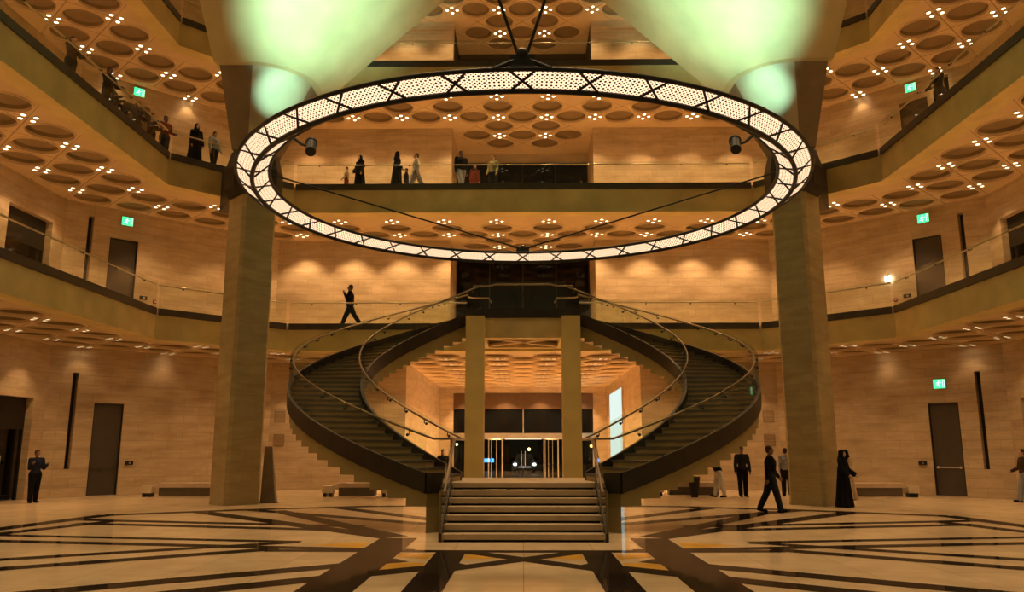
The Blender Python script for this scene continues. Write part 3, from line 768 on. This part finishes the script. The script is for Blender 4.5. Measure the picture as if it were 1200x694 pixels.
# ------------------------------------------------------------------ curved stairs
YC, RI, RO, P0, P1 = 23.52, 4.65, 6.48, .318, 2.82
NT = 34; RISE = 5.4 / 35
def sp_(R, ph, side): return (side * R * math.sin(ph), YC - R * math.cos(ph))
def zf_(ph): return 1.0 + 5.4 * (ph - P0) / (P1 - P0)
def arc_strip(mb, R0, R1, pa, pb, z0, z1, side, n=24, mi=0):
    """ribbon wall following the stair between radii R0,R1, heights z0/z1 above the nosing line"""
    rows = []
    for i in range(n + 1):
        ph = pa + (pb - pa) * i / n; z = zf_(ph); a = sp_(R0, ph, side); b = sp_(R1, ph, side)
        rows.append([(*a, z + z0), (*b, z + z0), (*b, z + z1), (*a, z + z1)])
    if side < 0: rows = [list(reversed(r)) for r in rows]
    mb.grid(rows, mi, True); mb.face(rows[0]); mb.face(list(reversed(rows[-1])))
for side in (-1, 1):
    sw = 'left' if side < 0 else 'right'
    t = thing('curved_staircase', 'sweeping curved stone staircase with glass sides, the %s of the pair' % sw, 'staircase', (side * 5.5, YC, 0))
    bl = Matrix.Translation((-side * 5.5, -YC, 0))
    def put(m, name, mats, smooth=False, fix=False):
        o = m.build(name, mats, t, smooth, fix); o.data.transform(bl); return o
    m = MB(); m2 = MB()
    for k in range(NT):
        a = P0 + (P1 - P0) * k / NT; b = P0 + (P1 - P0) * (k + 1) / NT; top = 1 + RISE * (k + 1)
        sub = 3
        for part, (z0, z1, mi, fr) in (('b', (top - .62, top - .06, 0, 0.0)), ('t', (top - .06, top, 1, -.008))):
            rows = []
            for i in range(sub + 1):
                ph = (a + (fr if i == 0 else 0)) + (b - a) * i / sub if i else a + fr
                p = sp_(RI, ph, side); q = sp_(RO, ph, side)
                rows.append([(*p, z0), (*q, z0), (*q, z1), (*p, z1)])
            if side < 0: rows = [list(reversed(r)) for r in rows]
            mm = m if part == 'b' else m2
            mm.grid(rows, 0, True); mm.face(rows[0], 1 if part == 'b' else 0); mm.face(list(reversed(rows[-1])), 0)
    put(m, 'flight', [M['stair'], M.setdefault('riser', simple('riser_stone', (.55, .42, .20), .55, var=.1, scale=2))], fix=False); put(m2, 'treads', M['tread'])
    m = MB(); arc_strip(m, RO + .01, RO + .09, P0, P1, -.20, .22, side, 60); o5 = sp_(RO + .05, P0, side); m.hexa([(o5[0] - side * .03, o5[1] - .04), (o5[0] + side * .03, o5[1] + .05), (side * 1.60, 17.78), (side * 1.56, 17.70)], .80, 1.22); put(m, 'outer_shoe', M['bronze'], False, True)
    m = MB(); arc_strip(m, RI - .09, RI - .01, P0, P1, -.24, .20, side, 60); put(m, 'inner_shoe', M['bronze'], False, True)
    NP = 9
    for R, zz in ((RO + .05, .2), (RI - .05, .18)):
        for i in range(NP):
            a = P0 + (P1 - P0) * i / NP + .0015; b = P0 + (P1 - P0) * (i + 1) / NP - .0015
            m = MB(); arc_strip(m, R - .01, R + .01, a, b, zz, 1.04, side, 10); put(m, 'glass_panel', M['glass'])
    for R, nm in ((RO - .03, 'handrail'), (RI + .03, 'handrail')):
        path = []
        for i in range(81):
            ph = P0 - .02 + (P1 - P0 + .02) * i / 80; path.append((*sp_(R, ph, side), zf_(ph) + .97))
        path = [(side * 1.60, 17.70 if R > 5 else 17.95, 1.93)] + path
        m = MB(); m.tube(path, .026, 8); put(m, nm, M['rail'], True)
        for i in range(18):
            ph = P0 + (P1 - P0) * (i + .5) / 18; dR = .06 if R > 5 else -.06
            m = MB(); z = zf_(ph); m.tube([(*sp_(R + dR, ph, side), z + .86), (*sp_(R, ph, side), z + .87), (*sp_(R, ph, side), z + .95)], .013, 6)
            m.ball((*sp_(R + dR * 1.3, ph, side), z + .86), .035, 8, 6); put(m, 'bracket', M['black'])
# lower landing with the straight steps
t = thing('entry_steps', 'broad straight flight of seven stone steps at the foot of the curved stairs', 'steps', (0, 15.7, 0))
R7 = 1.0 / 7; TD = .35
m = MB(); g = MB()
for k in range(7):
    y0 = k * TD; z1 = R7 * (k + 1)
    yb = 2.05 if k < 6 else 3.7
    m.box(-1.53, 1.53, y0, 2.1 if k < 6 else 5.35, z1 - R7 + .045, z1)
    g.box(-1.5, 1.5, y0 + .075, 2.08 if k < 6 else 5.3, z1 - R7 - .001 if k else 0, z1 - R7 + .046)
m.build('treads', M.setdefault('step', simple('step_stone', (.42, .31, .19), .5, var=.12, scale=2)), t); g.build('riser_gap', M['gap'], t)
for s in (-1, 1):
    m = MB(); a = sp_(RO, P0, s); b = sp_(RI, P0, s)
    m.hexa([(s * 1.53, 2.1), (a[0], a[1] - 15.7), (b[0], b[1] - 15.7 + .2), (s * 1.53, b[1] - 15.7 + .4)], 0, .995)
    m.build('landing_side', M['stair'], t)
for s in (-1, 1):
    # outer cheek glass of the straight steps
    m = MB(); x = s * 1.56
    pts = [(0.0, 0), (0.0, .95), (2.15, 1.95), (2.15, .9), (2.15, 0)]
    m.hexa([(x - .011, 0.0), (x + .011, 0.0), (x + .011, 2.15), (x - .011, 2.15)], [0.02, 0.02, 1.0, 1.0], [.95, .95, 1.97, 1.97]); m.build('side_glass', M['glass'], t)
    m = MB(); m.hexa([(x - .03, -.02), (x + .03, -.02), (x + .03, 2.15), (x - .03, 2.15)], [0, 0, .86, .86], [.16, .16, 1.12, 1.12]); m.build('side_shoe', M['bronze'], t)
    m = MB(); xh = x - s * .07
    m.tube([(xh, -.05, .90), (xh, .2, 1.02), (xh, 2.05, 1.9), (s * 1.62, 2.5, 1.95)], .028, 8)
    m.build('side_handrail', M['rail'], t, True)
    for yy in (.0, 1.05, 2.1):
        m = MB(); zz = yy / 2.1 * 1.0; m.tube([(x, yy, zz + .02), (x, yy, zz + .93)], .02, 8); m.build('side_post', M['rail'], t)
# upper bridge
t = thing('stair_bridge', 'stone landing bridge joining both curved stairs to the first gallery', 'bridge', (0, 29.4, 5.5))
m = MB()
bp = [(-1.96, 27.85 - 29.4), (1.96, 27.85 - 29.4), (2.1, 29.7 - 29.4), (2.1, 31 - 29.4), (-2.1, 31 - 29.4), (-2.1, 29.7 - 29.4)]
m.hexa(bp, .28, .895)
for (x0, x1, y0, y1) in ((-1.96, 1.96, -1.55, -1.2), (-1.96, 1.96, 1.2, 1.6), (-1.96, -1.3, -1.2, 1.2), (1.3, 1.96, -1.2, 1.2)): m.box(x0, x1, y0, y1, 0, .28)
m.build('slab', M['fascia'], t)
m = MB()
for s in (-1, 1):
    d_ = Vector((2.6, s * 2.4)).normalized(); m.obox((0, 0, .08), ((d_.x, d_.y, 0), (-d_.y, d_.x, 0), (0, 0, 1)), (1.75, .12, .05))
m.build('cross_strap', M['soffit'], t)
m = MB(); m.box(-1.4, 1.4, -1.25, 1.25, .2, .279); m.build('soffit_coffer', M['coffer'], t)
m = MB(); m.box(-1.98, 1.98, -1.62, -1.55, .70, 1.02); m.build('front_shoe', M['bronze'], t)
for i in range(2):
    m = MB(); m.box(-1.5 + i * 1.5 + .008, i * 1.5 - .008, -1.60, -1.58, 1.02, 1.98); m.build('glass_panel', M['glass'], t)
m = MB(); m.tube([(-1.75, -1.5, 1.84), (-1.2, -1.5, 1.84), (-.95, -1.5, 1.90), (.95, -1.5, 1.90), (1.2, -1.5, 1.84), (1.75, -1.5, 1.84)], .028, 8); m.build('handrail', M['rail'], t, True)
for s in (-1, 1):
    m = MB(); m.tube([(s * 2.06, .3, 1.80), (s * 1.9, .9, 1.86), (s * 1.3, 1.0, 1.88), (s * 1.2, 1.0, 1.7)], .028, 8); m.build('return_rail', M['rail'], t, True)
for s in (-1, 1):
    t = thing('slim_pillar', 'slim square stone pillar under the %s end of the stair bridge' % ('left' if s < 0 else 'right'), 'pillar', (s * 1.63, 27.52, 0))
    m = MB(); m.hexa([(-.315, -.30), (.315, -.30), (.315, .30), (-.315, .30)], 0, 6.18); m.build('shaft', M.setdefault('slim', simple('slim_pillar_stone', (.66, .50, .17), .55, var=.1, scale=1.2)), t)
    m = MB(); m.box(-.33, .33, -.315, .315, 0, .12); m.build('plinth', M['slim'], t)

# ------------------------------------------------------------------ ring chandelier
RZ, RR, RYC = 8.0, 6.72, 20.28
NSEG = 36
t = thing('ring_chandelier', 'giant ring chandelier of lit pierced panels hanging over the stairs', 'chandelier', (0, RYC, RZ))
def rp(R, a, z): return (R * math.sin(a), -R * math.cos(a), z)
WO, HO = .38, .235
def rail_ring(name, R, z, r):
    m = MB(); m.tube([rp(R, 2 * PI * i / 144, z) for i in range(144)], r, 8, closed=True); m.build(name, M['black'], t, True)
rail_ring('bottom_rail', RR, 0, .055); rail_ring('outer_rail', RR + WO, HO, .045); rail_ring('inner_rail', RR - WO, HO, .045)
for i in range(NSEG):
    a0 = 2 * PI * (i - .0) / NSEG; a1 = 2 * PI * (i + 1) / NSEG
    for sgn, nm in ((1, 'outer_lattice_panel'), (-1, 'inner_lattice_panel')):
        m = MB(); rows = []; uvs = []
        for q in range(5):
            a = a0 + (a1 - a0) * q / 4; u = a * RR
            rows.append([rp(RR + sgn * .03, a, .03), rp(RR + sgn * (WO - .03), a, HO - .02)]); uvs.append([(u, 0), (u, .43)])
        back = [[(p[0], p[1], p[2] + .02) for p in r] for r in rows]
        m.grid(rows if sgn < 0 else [list(reversed(r)) for r in rows], 0, False, uvs if sgn < 0 else [list(reversed(r)) for r in uvs])
        m.grid(back, 1)
        m.build(nm, [M['lattice'], M['black']], t)
    m = MB(); hw = .24 / RR
    for sgn in (1, -1):
        for (aa, ab) in ((a0 - hw, a0 + hw), (a0 + hw, a0 - hw)):
            m.tube([rp(RR + sgn * .0, aa, -.01), rp(RR + sgn * (WO + .0), ab, HO)], .026, 6)
    m.build('cross_brace', M['black'], t)
for fl, rail, dirv in FLOODS:
    o0 = Vector((0, RYC, RZ)); c = fl - o0
    m = MB(); m.tube([c - dirv * .22, c + dirv * .20], .11, 16); m.tube([c + dirv * .20, c + dirv * .26], .13, 16); o = m.build('floodlight', M['black'], t); o['label'] = 'black floodlight'
    m = MB(); m.tube([tuple(c), tuple((rail - fl) * .5 + c + Vector((0, 0, -.05))), tuple(rail - o0)], .03, 8); m.build('clamp_arm', M['black'], o)
# suspension brackets and cables
for y, nm in ((-1, 'near'), (1, 'far')):
    m = MB(); yb = y * (RR + .0)
    m.obox((0, yb + y * .25, .42), ((1, 0, 0), (0, 1, 0), (0, 0, 1)), (.22, .12, .10)); m.tube([(-.5, yb + y * WO, HO), (0, yb + y * .3, .5), (.5, yb + y * WO, HO)], .05, 8); m.ball((0, yb + y * .3, .55), .12)
    m.build('hanger', M['black'], t)
    for s in (-1, 1):
        if y < 0: end = Vector((s * 3.55, 12.0 - RYC, 19.0 - RZ))
        else: end = Vector((s * 8.45, 25.75 - RYC, 10.75 - RZ))
        m = MB(); m.tube([(s * .08, yb + y * .3, .55), tuple(end)], .03 if y < 0 else .028, 8); m.build('cable', M['black'], t, True)

# ------------------------------------------------------------------ furniture on the ground floor
M['bench'] = simple('bench_body', (.10, .075, .05), .5, var=.15)
M['bench_top'] = simple('bench_top', (.55, .42, .30), .35, var=.1)
def bench(x0, x1, y, label, blocks):
    L = x1 - x0
    t = thing('bench', label, 'bench', ((x0 + x1) / 2, y, 0), 0, 'low benches along the walls')
    m = MB(); m.box(-L / 2 + .12, L / 2 - .12, -.25, .25, .04, .36); m.build('base', M['bench'], t)
    m = MB(); m.box(-L / 2, L / 2, -.32, .32, .34, .46); m.box(-L / 2 + .06, L / 2 - .06, -.30, .30, .46, .5); m.build('seat', M['bench_top'], t)
    for i, bx in enumerate(blocks):
        s = thing('stool', 'small pale stone stool %s of the %s' % ('left' if bx < (x0 + x1) / 2 else 'right', label), 'stool', (bx, y - .05, 0), 0, 'stone stools')
        m = MB(); m.hexa([(-.2, -.2), (.2, -.2), (.2, .2), (-.2, .2)], .14, .40); m.build('seat', M['white_stone'], s)
        for lx in (-.1, .1):
            m = MB(); m.box(lx - .06, lx + .06, -.14, .14, 0, .14); m.build('foot', M['black'], s)
bench(-13.4, -10.4, 30.4, 'long low bench left of the left pillar', [-13.75])
bench(-6.85, -5.3, 30.5, 'low bench under the left curved staircase', [-7.15, -5.0])
bench(5.3, 7.35, 31.2, 'low bench under the right curved staircase', [5.0])
bench(11.5, 13.85, 30.6, 'low bench right of the right pillar', [14.15])
# waste bin
t = thing('waste_bin', 'black tapered waste bin in front of the bench under the right stairs', 'bin', (6.2, 30.3, 0))
m = MB(); m.lathe([(.13, 0), (.13, .06), (.16, .08), (.22, .68), (.23, .70)], n=20); m.build('bin_body', M['black'], t, False)
m = MB(); m.lathe([(.235, .70), (.235, .73), (.16, .735), (.15, .69)], n=20); m.build('rim', M['bronze'], t)
# leaning information totem beside left pillar
t = thing('information_stand', 'narrow brown information stand leaning beside the left pillar', 'sign stand', (-8.22, 27.1, 0))
m = MB(); A_ = [(-.32, -.16, .02), (.17, -.16, .02), (-.06, -.02, 1.8), (-.30, -.02, 1.8)]; B_ = [(-.32, .1, .02), (.17, .1, .02), (-.06, .06, 1.8), (-.30, .06, 1.8)]
m.grid([A_, B_], 0, True); m.face(A_); m.face(B_[::-1]); m.build('panel', simple('stand_panel', (.17, .125, .085), .5), t, False, True)
m = MB(); m.box(-.36, .21, -.2, .14, 0, .03); m.build('foot', M['black'], t)

# PEOPLE_MARK
# ------------------------------------------------------------------ people
SKIN = [simple('skin_light', (.46, .28, .18), .5, var=.05), simple('skin_dark', (.16, .085, .05), .5, var=.05)]
CM = {}
def cloth(c):
    if c not in CM: CM[c] = simple('cloth', c, .9, var=.15, scale=9); CM[c].node_tree.nodes['Principled BSDF'].inputs['Specular IOR Level'].default_value = .05
    return CM[c]
BLACK = (.010, .010, .011); CHAR = (.022, .022, .026); NAVY = (.018, .022, .04); WHITE = (.62, .60, .56); GREY = (.26, .27, .30); RED = (.16, .035, .02); CREAM = (.50, .40, .27); OLIVE = (.30, .27, .13); BROWN = (.05, .03, .02)
def remesh(mb, vox, name, mat, parent, smooth_it=3):
    me = mb.data(name, [mat]); o = bpy.data.objects.new(name, me); COL.objects.link(o)
    md = o.modifiers.new('r', 'REMESH'); md.mode = 'VOXEL'; md.voxel_size = vox; md.use_smooth_shade = True
    sm = o.modifiers.new('s', 'SMOOTH'); sm.iterations = smooth_it; sm.factor = .5
    dg = bpy.context.evaluated_depsgraph_get(); ev = o.evaluated_get(dg)
    nm = bpy.data.meshes.new_from_object(ev, depsgraph=dg); nm.name = name
    o.modifiers.clear(); o.data = nm; bpy.data.meshes.remove(me); nm.materials.clear(); nm.materials.append(mat); o.parent = parent
    nm.polygons.foreach_set('use_smooth', [True] * len(nm.polygons))
    return o
def person(label, x, y, z, face, h=1.74, legs=((0, 0), (0, 0)), arms=((0, 8), (0, 8)), spread=(6, 6), lean=0, head=0, shirt=BLACK, trousers=BLACK,
           robe=None, scarf=None, skin=0, hair=BROWN, sleeve=True, group=None, female=False, bag=None, vox=.011):
    """face: heading in degrees (0 = towards the camera, 90 = to the right); legs: (thigh swing forward, knee bend); arms: (swing forward, elbow bend)"""
    t = thing('person', label, 'person', (x, y, z), math.radians(face), group)
    k = h / 1.75; V = Vector
    lr = math.radians(lean)
    def fwd(p, piv, ang):   # rotate about x axis through piv, forward (-y) positive
        d = V(p) - V(piv); c, s = math.cos(ang), math.sin(ang)
        return V(piv) + V((d.x, d.y * c - (-d.z) * -s if False else d.y * c - d.z * s, d.y * s + d.z * c))
    J = {}
    lo = 0
    for i, sx in enumerate((-1, 1)):
        a = math.radians(legs[i][0]); b = math.radians(legs[i][1])
        hip = V((sx * .095, 0, .93)); knee = hip + V((sx * .012, -math.sin(a) * .44, -math.cos(a) * .44))
        ank = knee + V((0, -math.sin(a - b) * .42, -math.cos(a - b) * .42))
        J['hip', i], J['knee', i], J['ank', i] = hip, knee, ank
        fa = (a - b) * .6
        J['toe', i] = ank + V((sx * .02, -.17 * math.cos(fa), -.06 + .15 * math.sin(fa) * (1 if fa > 0 else 1)))
        J['heel', i] = ank + V((0, .055, -.055))
    low = min(min(J['toe', i].z, J['heel', i].z) for i in (0, 1)) - .03
    for q in list(J): J[q] = J[q] - V((0, 0, low))
    pel = V((0, 0, .96 - low)); piv = pel
    up = lambda p: fwd(V(p) - V((0, 0, low)), piv, lr)
    waist = up((0, 0, 1.08)); chest = up((0, -.01, 1.30)); neck = up((0, .01, 1.47)); hd = up((0, -.015, 1.625))
    shw = .165 if female else .19
    for i, sx in enumerate((-1, 1)):
        sh = up((sx * shw, 0, 1.415)); a = math.radians(arms[i][0]) + lr; b = math.radians(arms[i][1]); sp = math.radians(spread[i])
        el = sh + V((sx * math.sin(sp) * .29, -math.sin(a) * .29 * math.cos(sp), -math.cos(a) * .29 * math.cos(sp)))
        wr = el + V((sx * math.sin(sp * .3) * .25, -math.sin(a + b) * .25, -math.cos(a + b) * .25))
        hdv = (wr - el).normalized()
        J['sh', i], J['el', i], J['wr', i], J['hd', i] = sh, el, wr, hdv
    # body: one continuous surface
    m = MB()
    m.ball(pel, (.14, .10, .12)); m.capsule(pel, chest, .11, .12); m.ball(chest, (.15, .10, .15)); m.capsule(chest, neck, .08, .05); m.capsule(neck, hd, .05, .05)
    hr = Matrix.Rotation(math.radians(head), 3, 'Z')
    hp = lambda x_, y_, z_: hd + hr @ V((x_, y_, z_))
    m.ball(hp(0, .005, .03), (.074, .092, .095)); m.ball(hp(0, -.02, -.045), (.055, .065, .068)); m.ball(hp(0, -.058, -.085), (.026, .024, .022))
    m.capsule(hp(0, -.085, .03), hp(0, -.108, -.012), .010, .017); m.ball(hp(0, -.086, -.05), (.024, .012, .009)); m.ball(hp(0, -.07, .05), (.055, .022, .012))
    for sx in (-1, 1): m.ball(hp(sx * .076, .012, .0), (.012, .020, .032))
    for i, sx in enumerate((-1, 1)):
        m.capsule(J['hip', i], J['knee', i], .078, .05); m.capsule(J['knee', i], J['ank', i], .05, .034); m.capsule(J['heel', i] + V((0, -.03, 0)), J['toe', i], .034, .026)
        m.capsule(J['sh', i], J['el', i], .048, .036); m.capsule(J['el', i], J['wr', i], .037, .025)
        d = J['hd', i]; w = J['wr', i]; side = V((1, 0, 0)); side = (side - d * side.dot(d)).normalized(); nrm = d.cross(side).normalized()
        pc = w + d * .05
        # palm lies in the sagittal plane: fingers spread along nrm
        fs = nrm if abs(nrm.y) > .1 else side
        cs = side
        m.capsule(w + d * .01, w + d * .08, .026, .034); m.capsule(w + d * .06 + fs * .02, w + d * .06 - fs * .02, .017, .017)
        for q, (o_, L) in enumerate(((-.032, .058), (-.011, .070), (.011, .066), (.031, .050))):
            p0 = w + d * .085 + fs * o_; p1 = p0 + d * L * .55 - cs * sx * .008; p2 = p1 + d * L * .4 - cs * sx * .02
            m.capsule(p0, p1, .0095, .009, 8); m.capsule(p1, p2, .009, .008, 8)
        fwdv = fs if fs.y < 0 else -fs
        m.capsule(w + d * .03 + fwdv * .02, w + d * .065 + fwdv * .048, .012, .010, 8); m.capsule(w + d * .065 + fwdv * .048, w + d * .09 + fwdv * .052, .010, .009, 8)
    remesh(m, vox, 'body', SKIN[skin], t, 2)
    for sx in (-1, 1):
        e = MB(); e.ball(hp(sx * .03, -.083, .022), (.011, .007, .007), 8, 6); e.build('eye', cloth(CHAR), t, True)
    # clothing
    if robe:
        m = MB(); rows = []
        N = 36; base = lambda q: .30 if q < .2 else .27
        for q in range(13):
            f = q / 12; zz = .02 + (1.40 - .02) * f
            rx = (.31 - .12 * f ** .8) if f < .85 else .20 - (f - .85) * .45; ry = (.27 - .13 * f ** .7) if f < .85 else .145 - (f - .85) * .2
            c = up((0, .0, zz + low)) if f > .6 else V((0, .02 * (1 - f), zz))
            fold = .035 * (1 - f)
            rows.append([(c.x + (rx + fold * math.cos(9 * g_ * 2 * PI / N)) * math.cos(2 * PI * g_ / N), c.y + (ry + fold * math.cos(9 * g_ * 2 * PI / N + 1)) * math.sin(2 * PI * g_ / N), c.z) for g_ in range(N)])
        m.grid(rows, 0, True); m.face(list(reversed(rows[0]))); m.face(rows[-1])
        for i in (0, 1): m.capsule(J['sh', i], J['el', i], .075, .075); m.capsule(J['el', i], J['wr', i] - J['hd', i] * .02, .07, .085)
        m.capsule(up((0, .0, 1.3)), up((0, 0, 1.44)), .14, .10)
        remesh(m, .013, 'robe', cloth(robe), t)
    else:
        m = MB(); m.ball(pel + V((0, 0, .03)), (.195, .15, .12)); m.capsule(pel + V((0, 0, .04)), waist, .155, .15); m.capsule(waist, chest, .15, .165)
        m.ball(up((0, -.005, 1.31)), (.22 if not female else .19, .15, .17)); m.capsule(J['sh', 0], J['sh', 1], .085, .085); m.capsule(chest, neck - V((0, 0, .02)), .12, .078)
        for i in (0, 1):
            m.capsule(J['sh', i], J['el', i], .084, .068)
            if sleeve: m.capsule(J['el', i], J['wr', i], .068, .052)
        remesh(m, .013, 'shirt', cloth(shirt), t)
        m = MB(); m.ball(pel, (.19, .145, .13))
        for i in (0, 1): m.capsule(J['hip', i], J['knee', i], .125, .092); m.capsule(J['knee', i], J['ank', i] + V((0, 0, .0)), .092, .078)
        remesh(m, .013, 'trousers', cloth(trousers), t)
    for i in (0, 1):
        m = MB(); m.capsule(J['heel', i] + V((0, -.01, .0)), J['toe', i], .046, .036); m.ball(J['ank', i] - V((0, 0, .02)), .05)
        remesh(m, .012, 'shoe', cloth(BLACK), t)
    if scarf:
        m = MB(); m.ball(hp(0, .02, .03), (.098, .108, .118)); m.capsule(hp(0, .03, -.02), neck + V((0, .02, -.03)), .10, .13); m.ball(up((0, -.0, 1.42)), (.17, .12, .07))
        remesh(m, .012, 'headscarf', cloth(scarf), t)
        # leave the face open: face oval sits proud of the scarf
        m = MB(); m.ball(hp(0, -.068, .0), (.052, .035, .075)); m.capsule(hp(0, -.098, .02), hp(0, -.112, -.01), .008, .013); remesh(m, .009, 'face', SKIN[skin], t, 2)
    else:
        m = MB(); m.ball(hp(0, .02, .052), (.086, .098, .092)); m.ball(hp(0, .055, .0), (.075, .055, .07))
        if female: m.capsule(hp(0, .07, .0), up((0, .09, 1.38)), .07, .06)
        remesh(m, .012, 'hair', cloth(hair), t)
    if bag == 'side':
        m = MB(); c = J['wr', 0] + J['hd', 0] * .09
        m.hexa([(c.x - .05, c.y - .15), (c.x + .05, c.y - .15), (c.x + .05, c.y + .15), (c.x - .05, c.y + .15)], c.z - .36, c.z - .06)
        m.tube([(c.x, c.y - .1, c.z - .07), (c.x, c.y - .06, c.z), (c.x, c.y + .06, c.z), (c.x, c.y + .1, c.z - .07)], .01, 6)
        m.build('handbag', cloth(BROWN), t)
    t.scale = (k, k, k)
    return t
WALK = ((24, 6), (-22, 14)); STAND = ((3, 2), (-3, 2))
person('person in black walking to the right across the floor in front of the right pillar', 6.85, 23.1, 0, 80, 1.80, ((15, 3), (-15, 12)), ((-18, 12), (16, 20)), shirt=BLACK, trousers=CHAR, skin=1)
person('person in dark jacket and trousers standing facing us under the right staircase', 8.05, 30.6, 0, 5, 1.77, STAND, ((2, 8), (2, 8)), (12, 12), shirt=CHAR, trousers=BLACK, skin=1)
person('person in cream trousers leaning over beside the waste bin', 7.1, 30.3, 0, -85, 1.62, ((10, 4), (-10, 4)), ((38, 20), (30, 25)), lean=24, shirt=BLACK, trousers=WHITE, skin=1, hair=BLACK)
person('person in pale shirt half hidden behind the right pillar', 9.75, 30.9, 0, 150, 1.72, STAND, ((4, 12), (4, 12)), shirt=GREY, trousers=CHAR, bag='side')
person('person in long black robe and headscarf standing in front of the right pillar', 9.62, 25.1, 0, 40, 1.66, STAND, ((14, 40), (14, 40)), robe=BLACK, scarf=BLACK, female=True)
person('person in pale patterned robe and dark headscarf behind the one in black robe', 11.25, 29.0, 0, -60, 1.66, STAND, ((10, 60), (10, 60)), robe=CREAM, scarf=BLACK, female=True)
person('person in dark top and pale trousers at the right edge of the hall', 16.35, 27.3, 0, -100, 1.70, ((14, 4), (-14, 8)), ((14, 50), (-8, 20)), shirt=BROWN, trousers=GREY)
person('person in dark uniform standing with folded arms by the left opening', -15.95, 26.9, 0, 55, 1.66, STAND, ((12, 112), (12, 108)), (8, 8), shirt=NAVY, trousers=BLACK, skin=1)
person('person in dark clothes standing inside the entrance, seen beside the left stair foot', -3.25, 33.4, 0, 20, 1.68, STAND, shirt=BLACK, trousers=BLACK, female=True)
Z1, Z2 = 6.4, 12.05
person('person in black striding to the left along the first gallery', -6.86, 31.6, Z1, -85, 1.80, ((24, 4), (-26, 10)), ((-12, 14), (18, 138)), shirt=BLACK, trousers=BLACK, skin=1)
Yb = 31.75
person('small child in red trousers holding hands on the second gallery', -7.24, Yb, Z2, -60, 1.08, STAND, ((10, 30), (-6, 10)), (16, 30), shirt=CREAM, trousers=RED)
person('person in black robe next to the small child on the second gallery', -6.70, Yb, Z2, -30, 1.58, STAND, ((8, 30), (6, 15)), robe=BLACK, scarf=BLACK, female=True)
person('person in wide black robe walking along the second gallery, middle of the wall', -5.16, Yb, Z2, 75, 1.74, ((14, 4), (-14, 6)), ((20, 20), (-16, 15)), robe=BLACK, scarf=BLACK, female=True)
person('person in white shirt and grey trousers on the second gallery', -4.38, Yb + .1, Z2, -80, 1.74, WALK, ((10, 15), (-12, 15)), shirt=WHITE, trousers=GREY)
person('child in dark clothes beside the white shirt on the second gallery', -4.88, Yb + .7, Z2, -80, 1.30, WALK, shirt=CHAR, trousers=CHAR)
person('tall person in dark shirt and pale trousers at the left edge of the gallery recess', -2.55, Yb + .2, Z2, 30, 1.88, WALK, shirt=BLACK, trousers=GREY, skin=1)
person('person in reddish robe in the gallery recess beside the tall one', -2.02, Yb + .95, Z2, 10, 1.50, STAND, robe=RED, scarf=BROWN, female=True)
person('person in yellowish top standing in the gallery recess', -1.22, Yb + .3, Z2, -20, 1.66, STAND, ((6, 30), (6, 20)), shirt=OLIVE, trousers=CHAR, female=True)
person('person in long black robe at the left corner railing of the second gallery', -12.30, 28.75, Z2, 45, 1.74, STAND, ((8, 10), (8, 10)), robe=BLACK, scarf=BLACK, female=True)
person('person in pale shirt beside the long black robe at the left corner railing', -11.78, 29.22, Z2, 60, 1.60, ((10, 4), (-8, 6)), ((0, 10), (8, 20)), shirt=(.34, .36, .40), trousers=CHAR)
person('person in reddish top leaning at the railing kink of the second gallery, left', -13.15, 28.0, Z2, 60, 1.72, STAND, ((20, 50), (16, 50)), shirt=RED, trousers=NAVY, skin=1)
person('person in black left of the reddish top at the left railing', -13.42, 27.5, Z2, 70, 1.60, STAND, ((25, 60), (25, 60)), shirt=BLACK, trousers=BLACK, female=True)
person('tall person in dark clothes third from the corner at the left railing', -13.65, 26.85, Z2, 80, 1.78, STAND, ((20, 60), (20, 60)), shirt=CHAR, trousers=BLACK, skin=1)
person('person in dark clothes with headscarf fourth from the corner at the left railing', -13.95, 26.05, Z2, 60, 1.62, STAND, ((20, 60), (20, 60)), robe=CHAR, scarf=BLACK, female=True)
person('person in black standing alone halfway along the left railing, second gallery', -13.3, 24.15, Z2, 75, 1.74, STAND, ((25, 50), (25, 50)), shirt=BLACK, trousers=BLACK, skin=1)
person('person in dark top close beside the lone one halfway along the left railing', -13.55, 24.95, Z2, 100, 1.56, STAND, ((25, 70), (25, 70)), shirt=CHAR, trousers=BLACK, female=True)
person('person in dark clothes farthest up the left railing of the second gallery', -13.3, 22.0, Z2, 80, 1.66, STAND, ((25, 60), (25, 60)), shirt=BROWN, trousers=BLACK)
person('person in black alone at the right railing of the second gallery', 13.3, 24.4, Z2, -80, 1.68, STAND, ((20, 40), (20, 40)), shirt=BLACK, trousers=BLACK)
# PEOPLE_END

# ------------------------------------------------------------------ light
w = bpy.data.worlds.new('world'); sc.world = w; w.use_nodes = True
bg = w.node_tree.nodes['Background']; bg.inputs[0].default_value = (1.0, .76, .32, 1); bg.inputs[1].default_value = .135
for (x, y) in ((-4, 14), (4, 14), (0, 20), (-6, 20), (6, 20), (0, 10)):
    spot((x, y, 30), 2900, 60, (1, .68, .38), .6, .4, (x * .8, y, 0), 'floor_fill_spot')  # unseen overhead spots, added to brighten the hall floor

sc.view_settings.view_transform = 'Standard'; sc.view_settings.look = 'None'; sc.view_settings.gamma = 1; sc.view_settings.use_curve_mapping = False
sc.view_settings.exposure = 0.22
sc.cycles.use_denoising = True
sc.cycles.max_bounces = 8; sc.cycles.diffuse_bounces = 4; sc.cycles.transparent_max_bounces = 24; sc.cycles.sample_clamp_indirect = 6
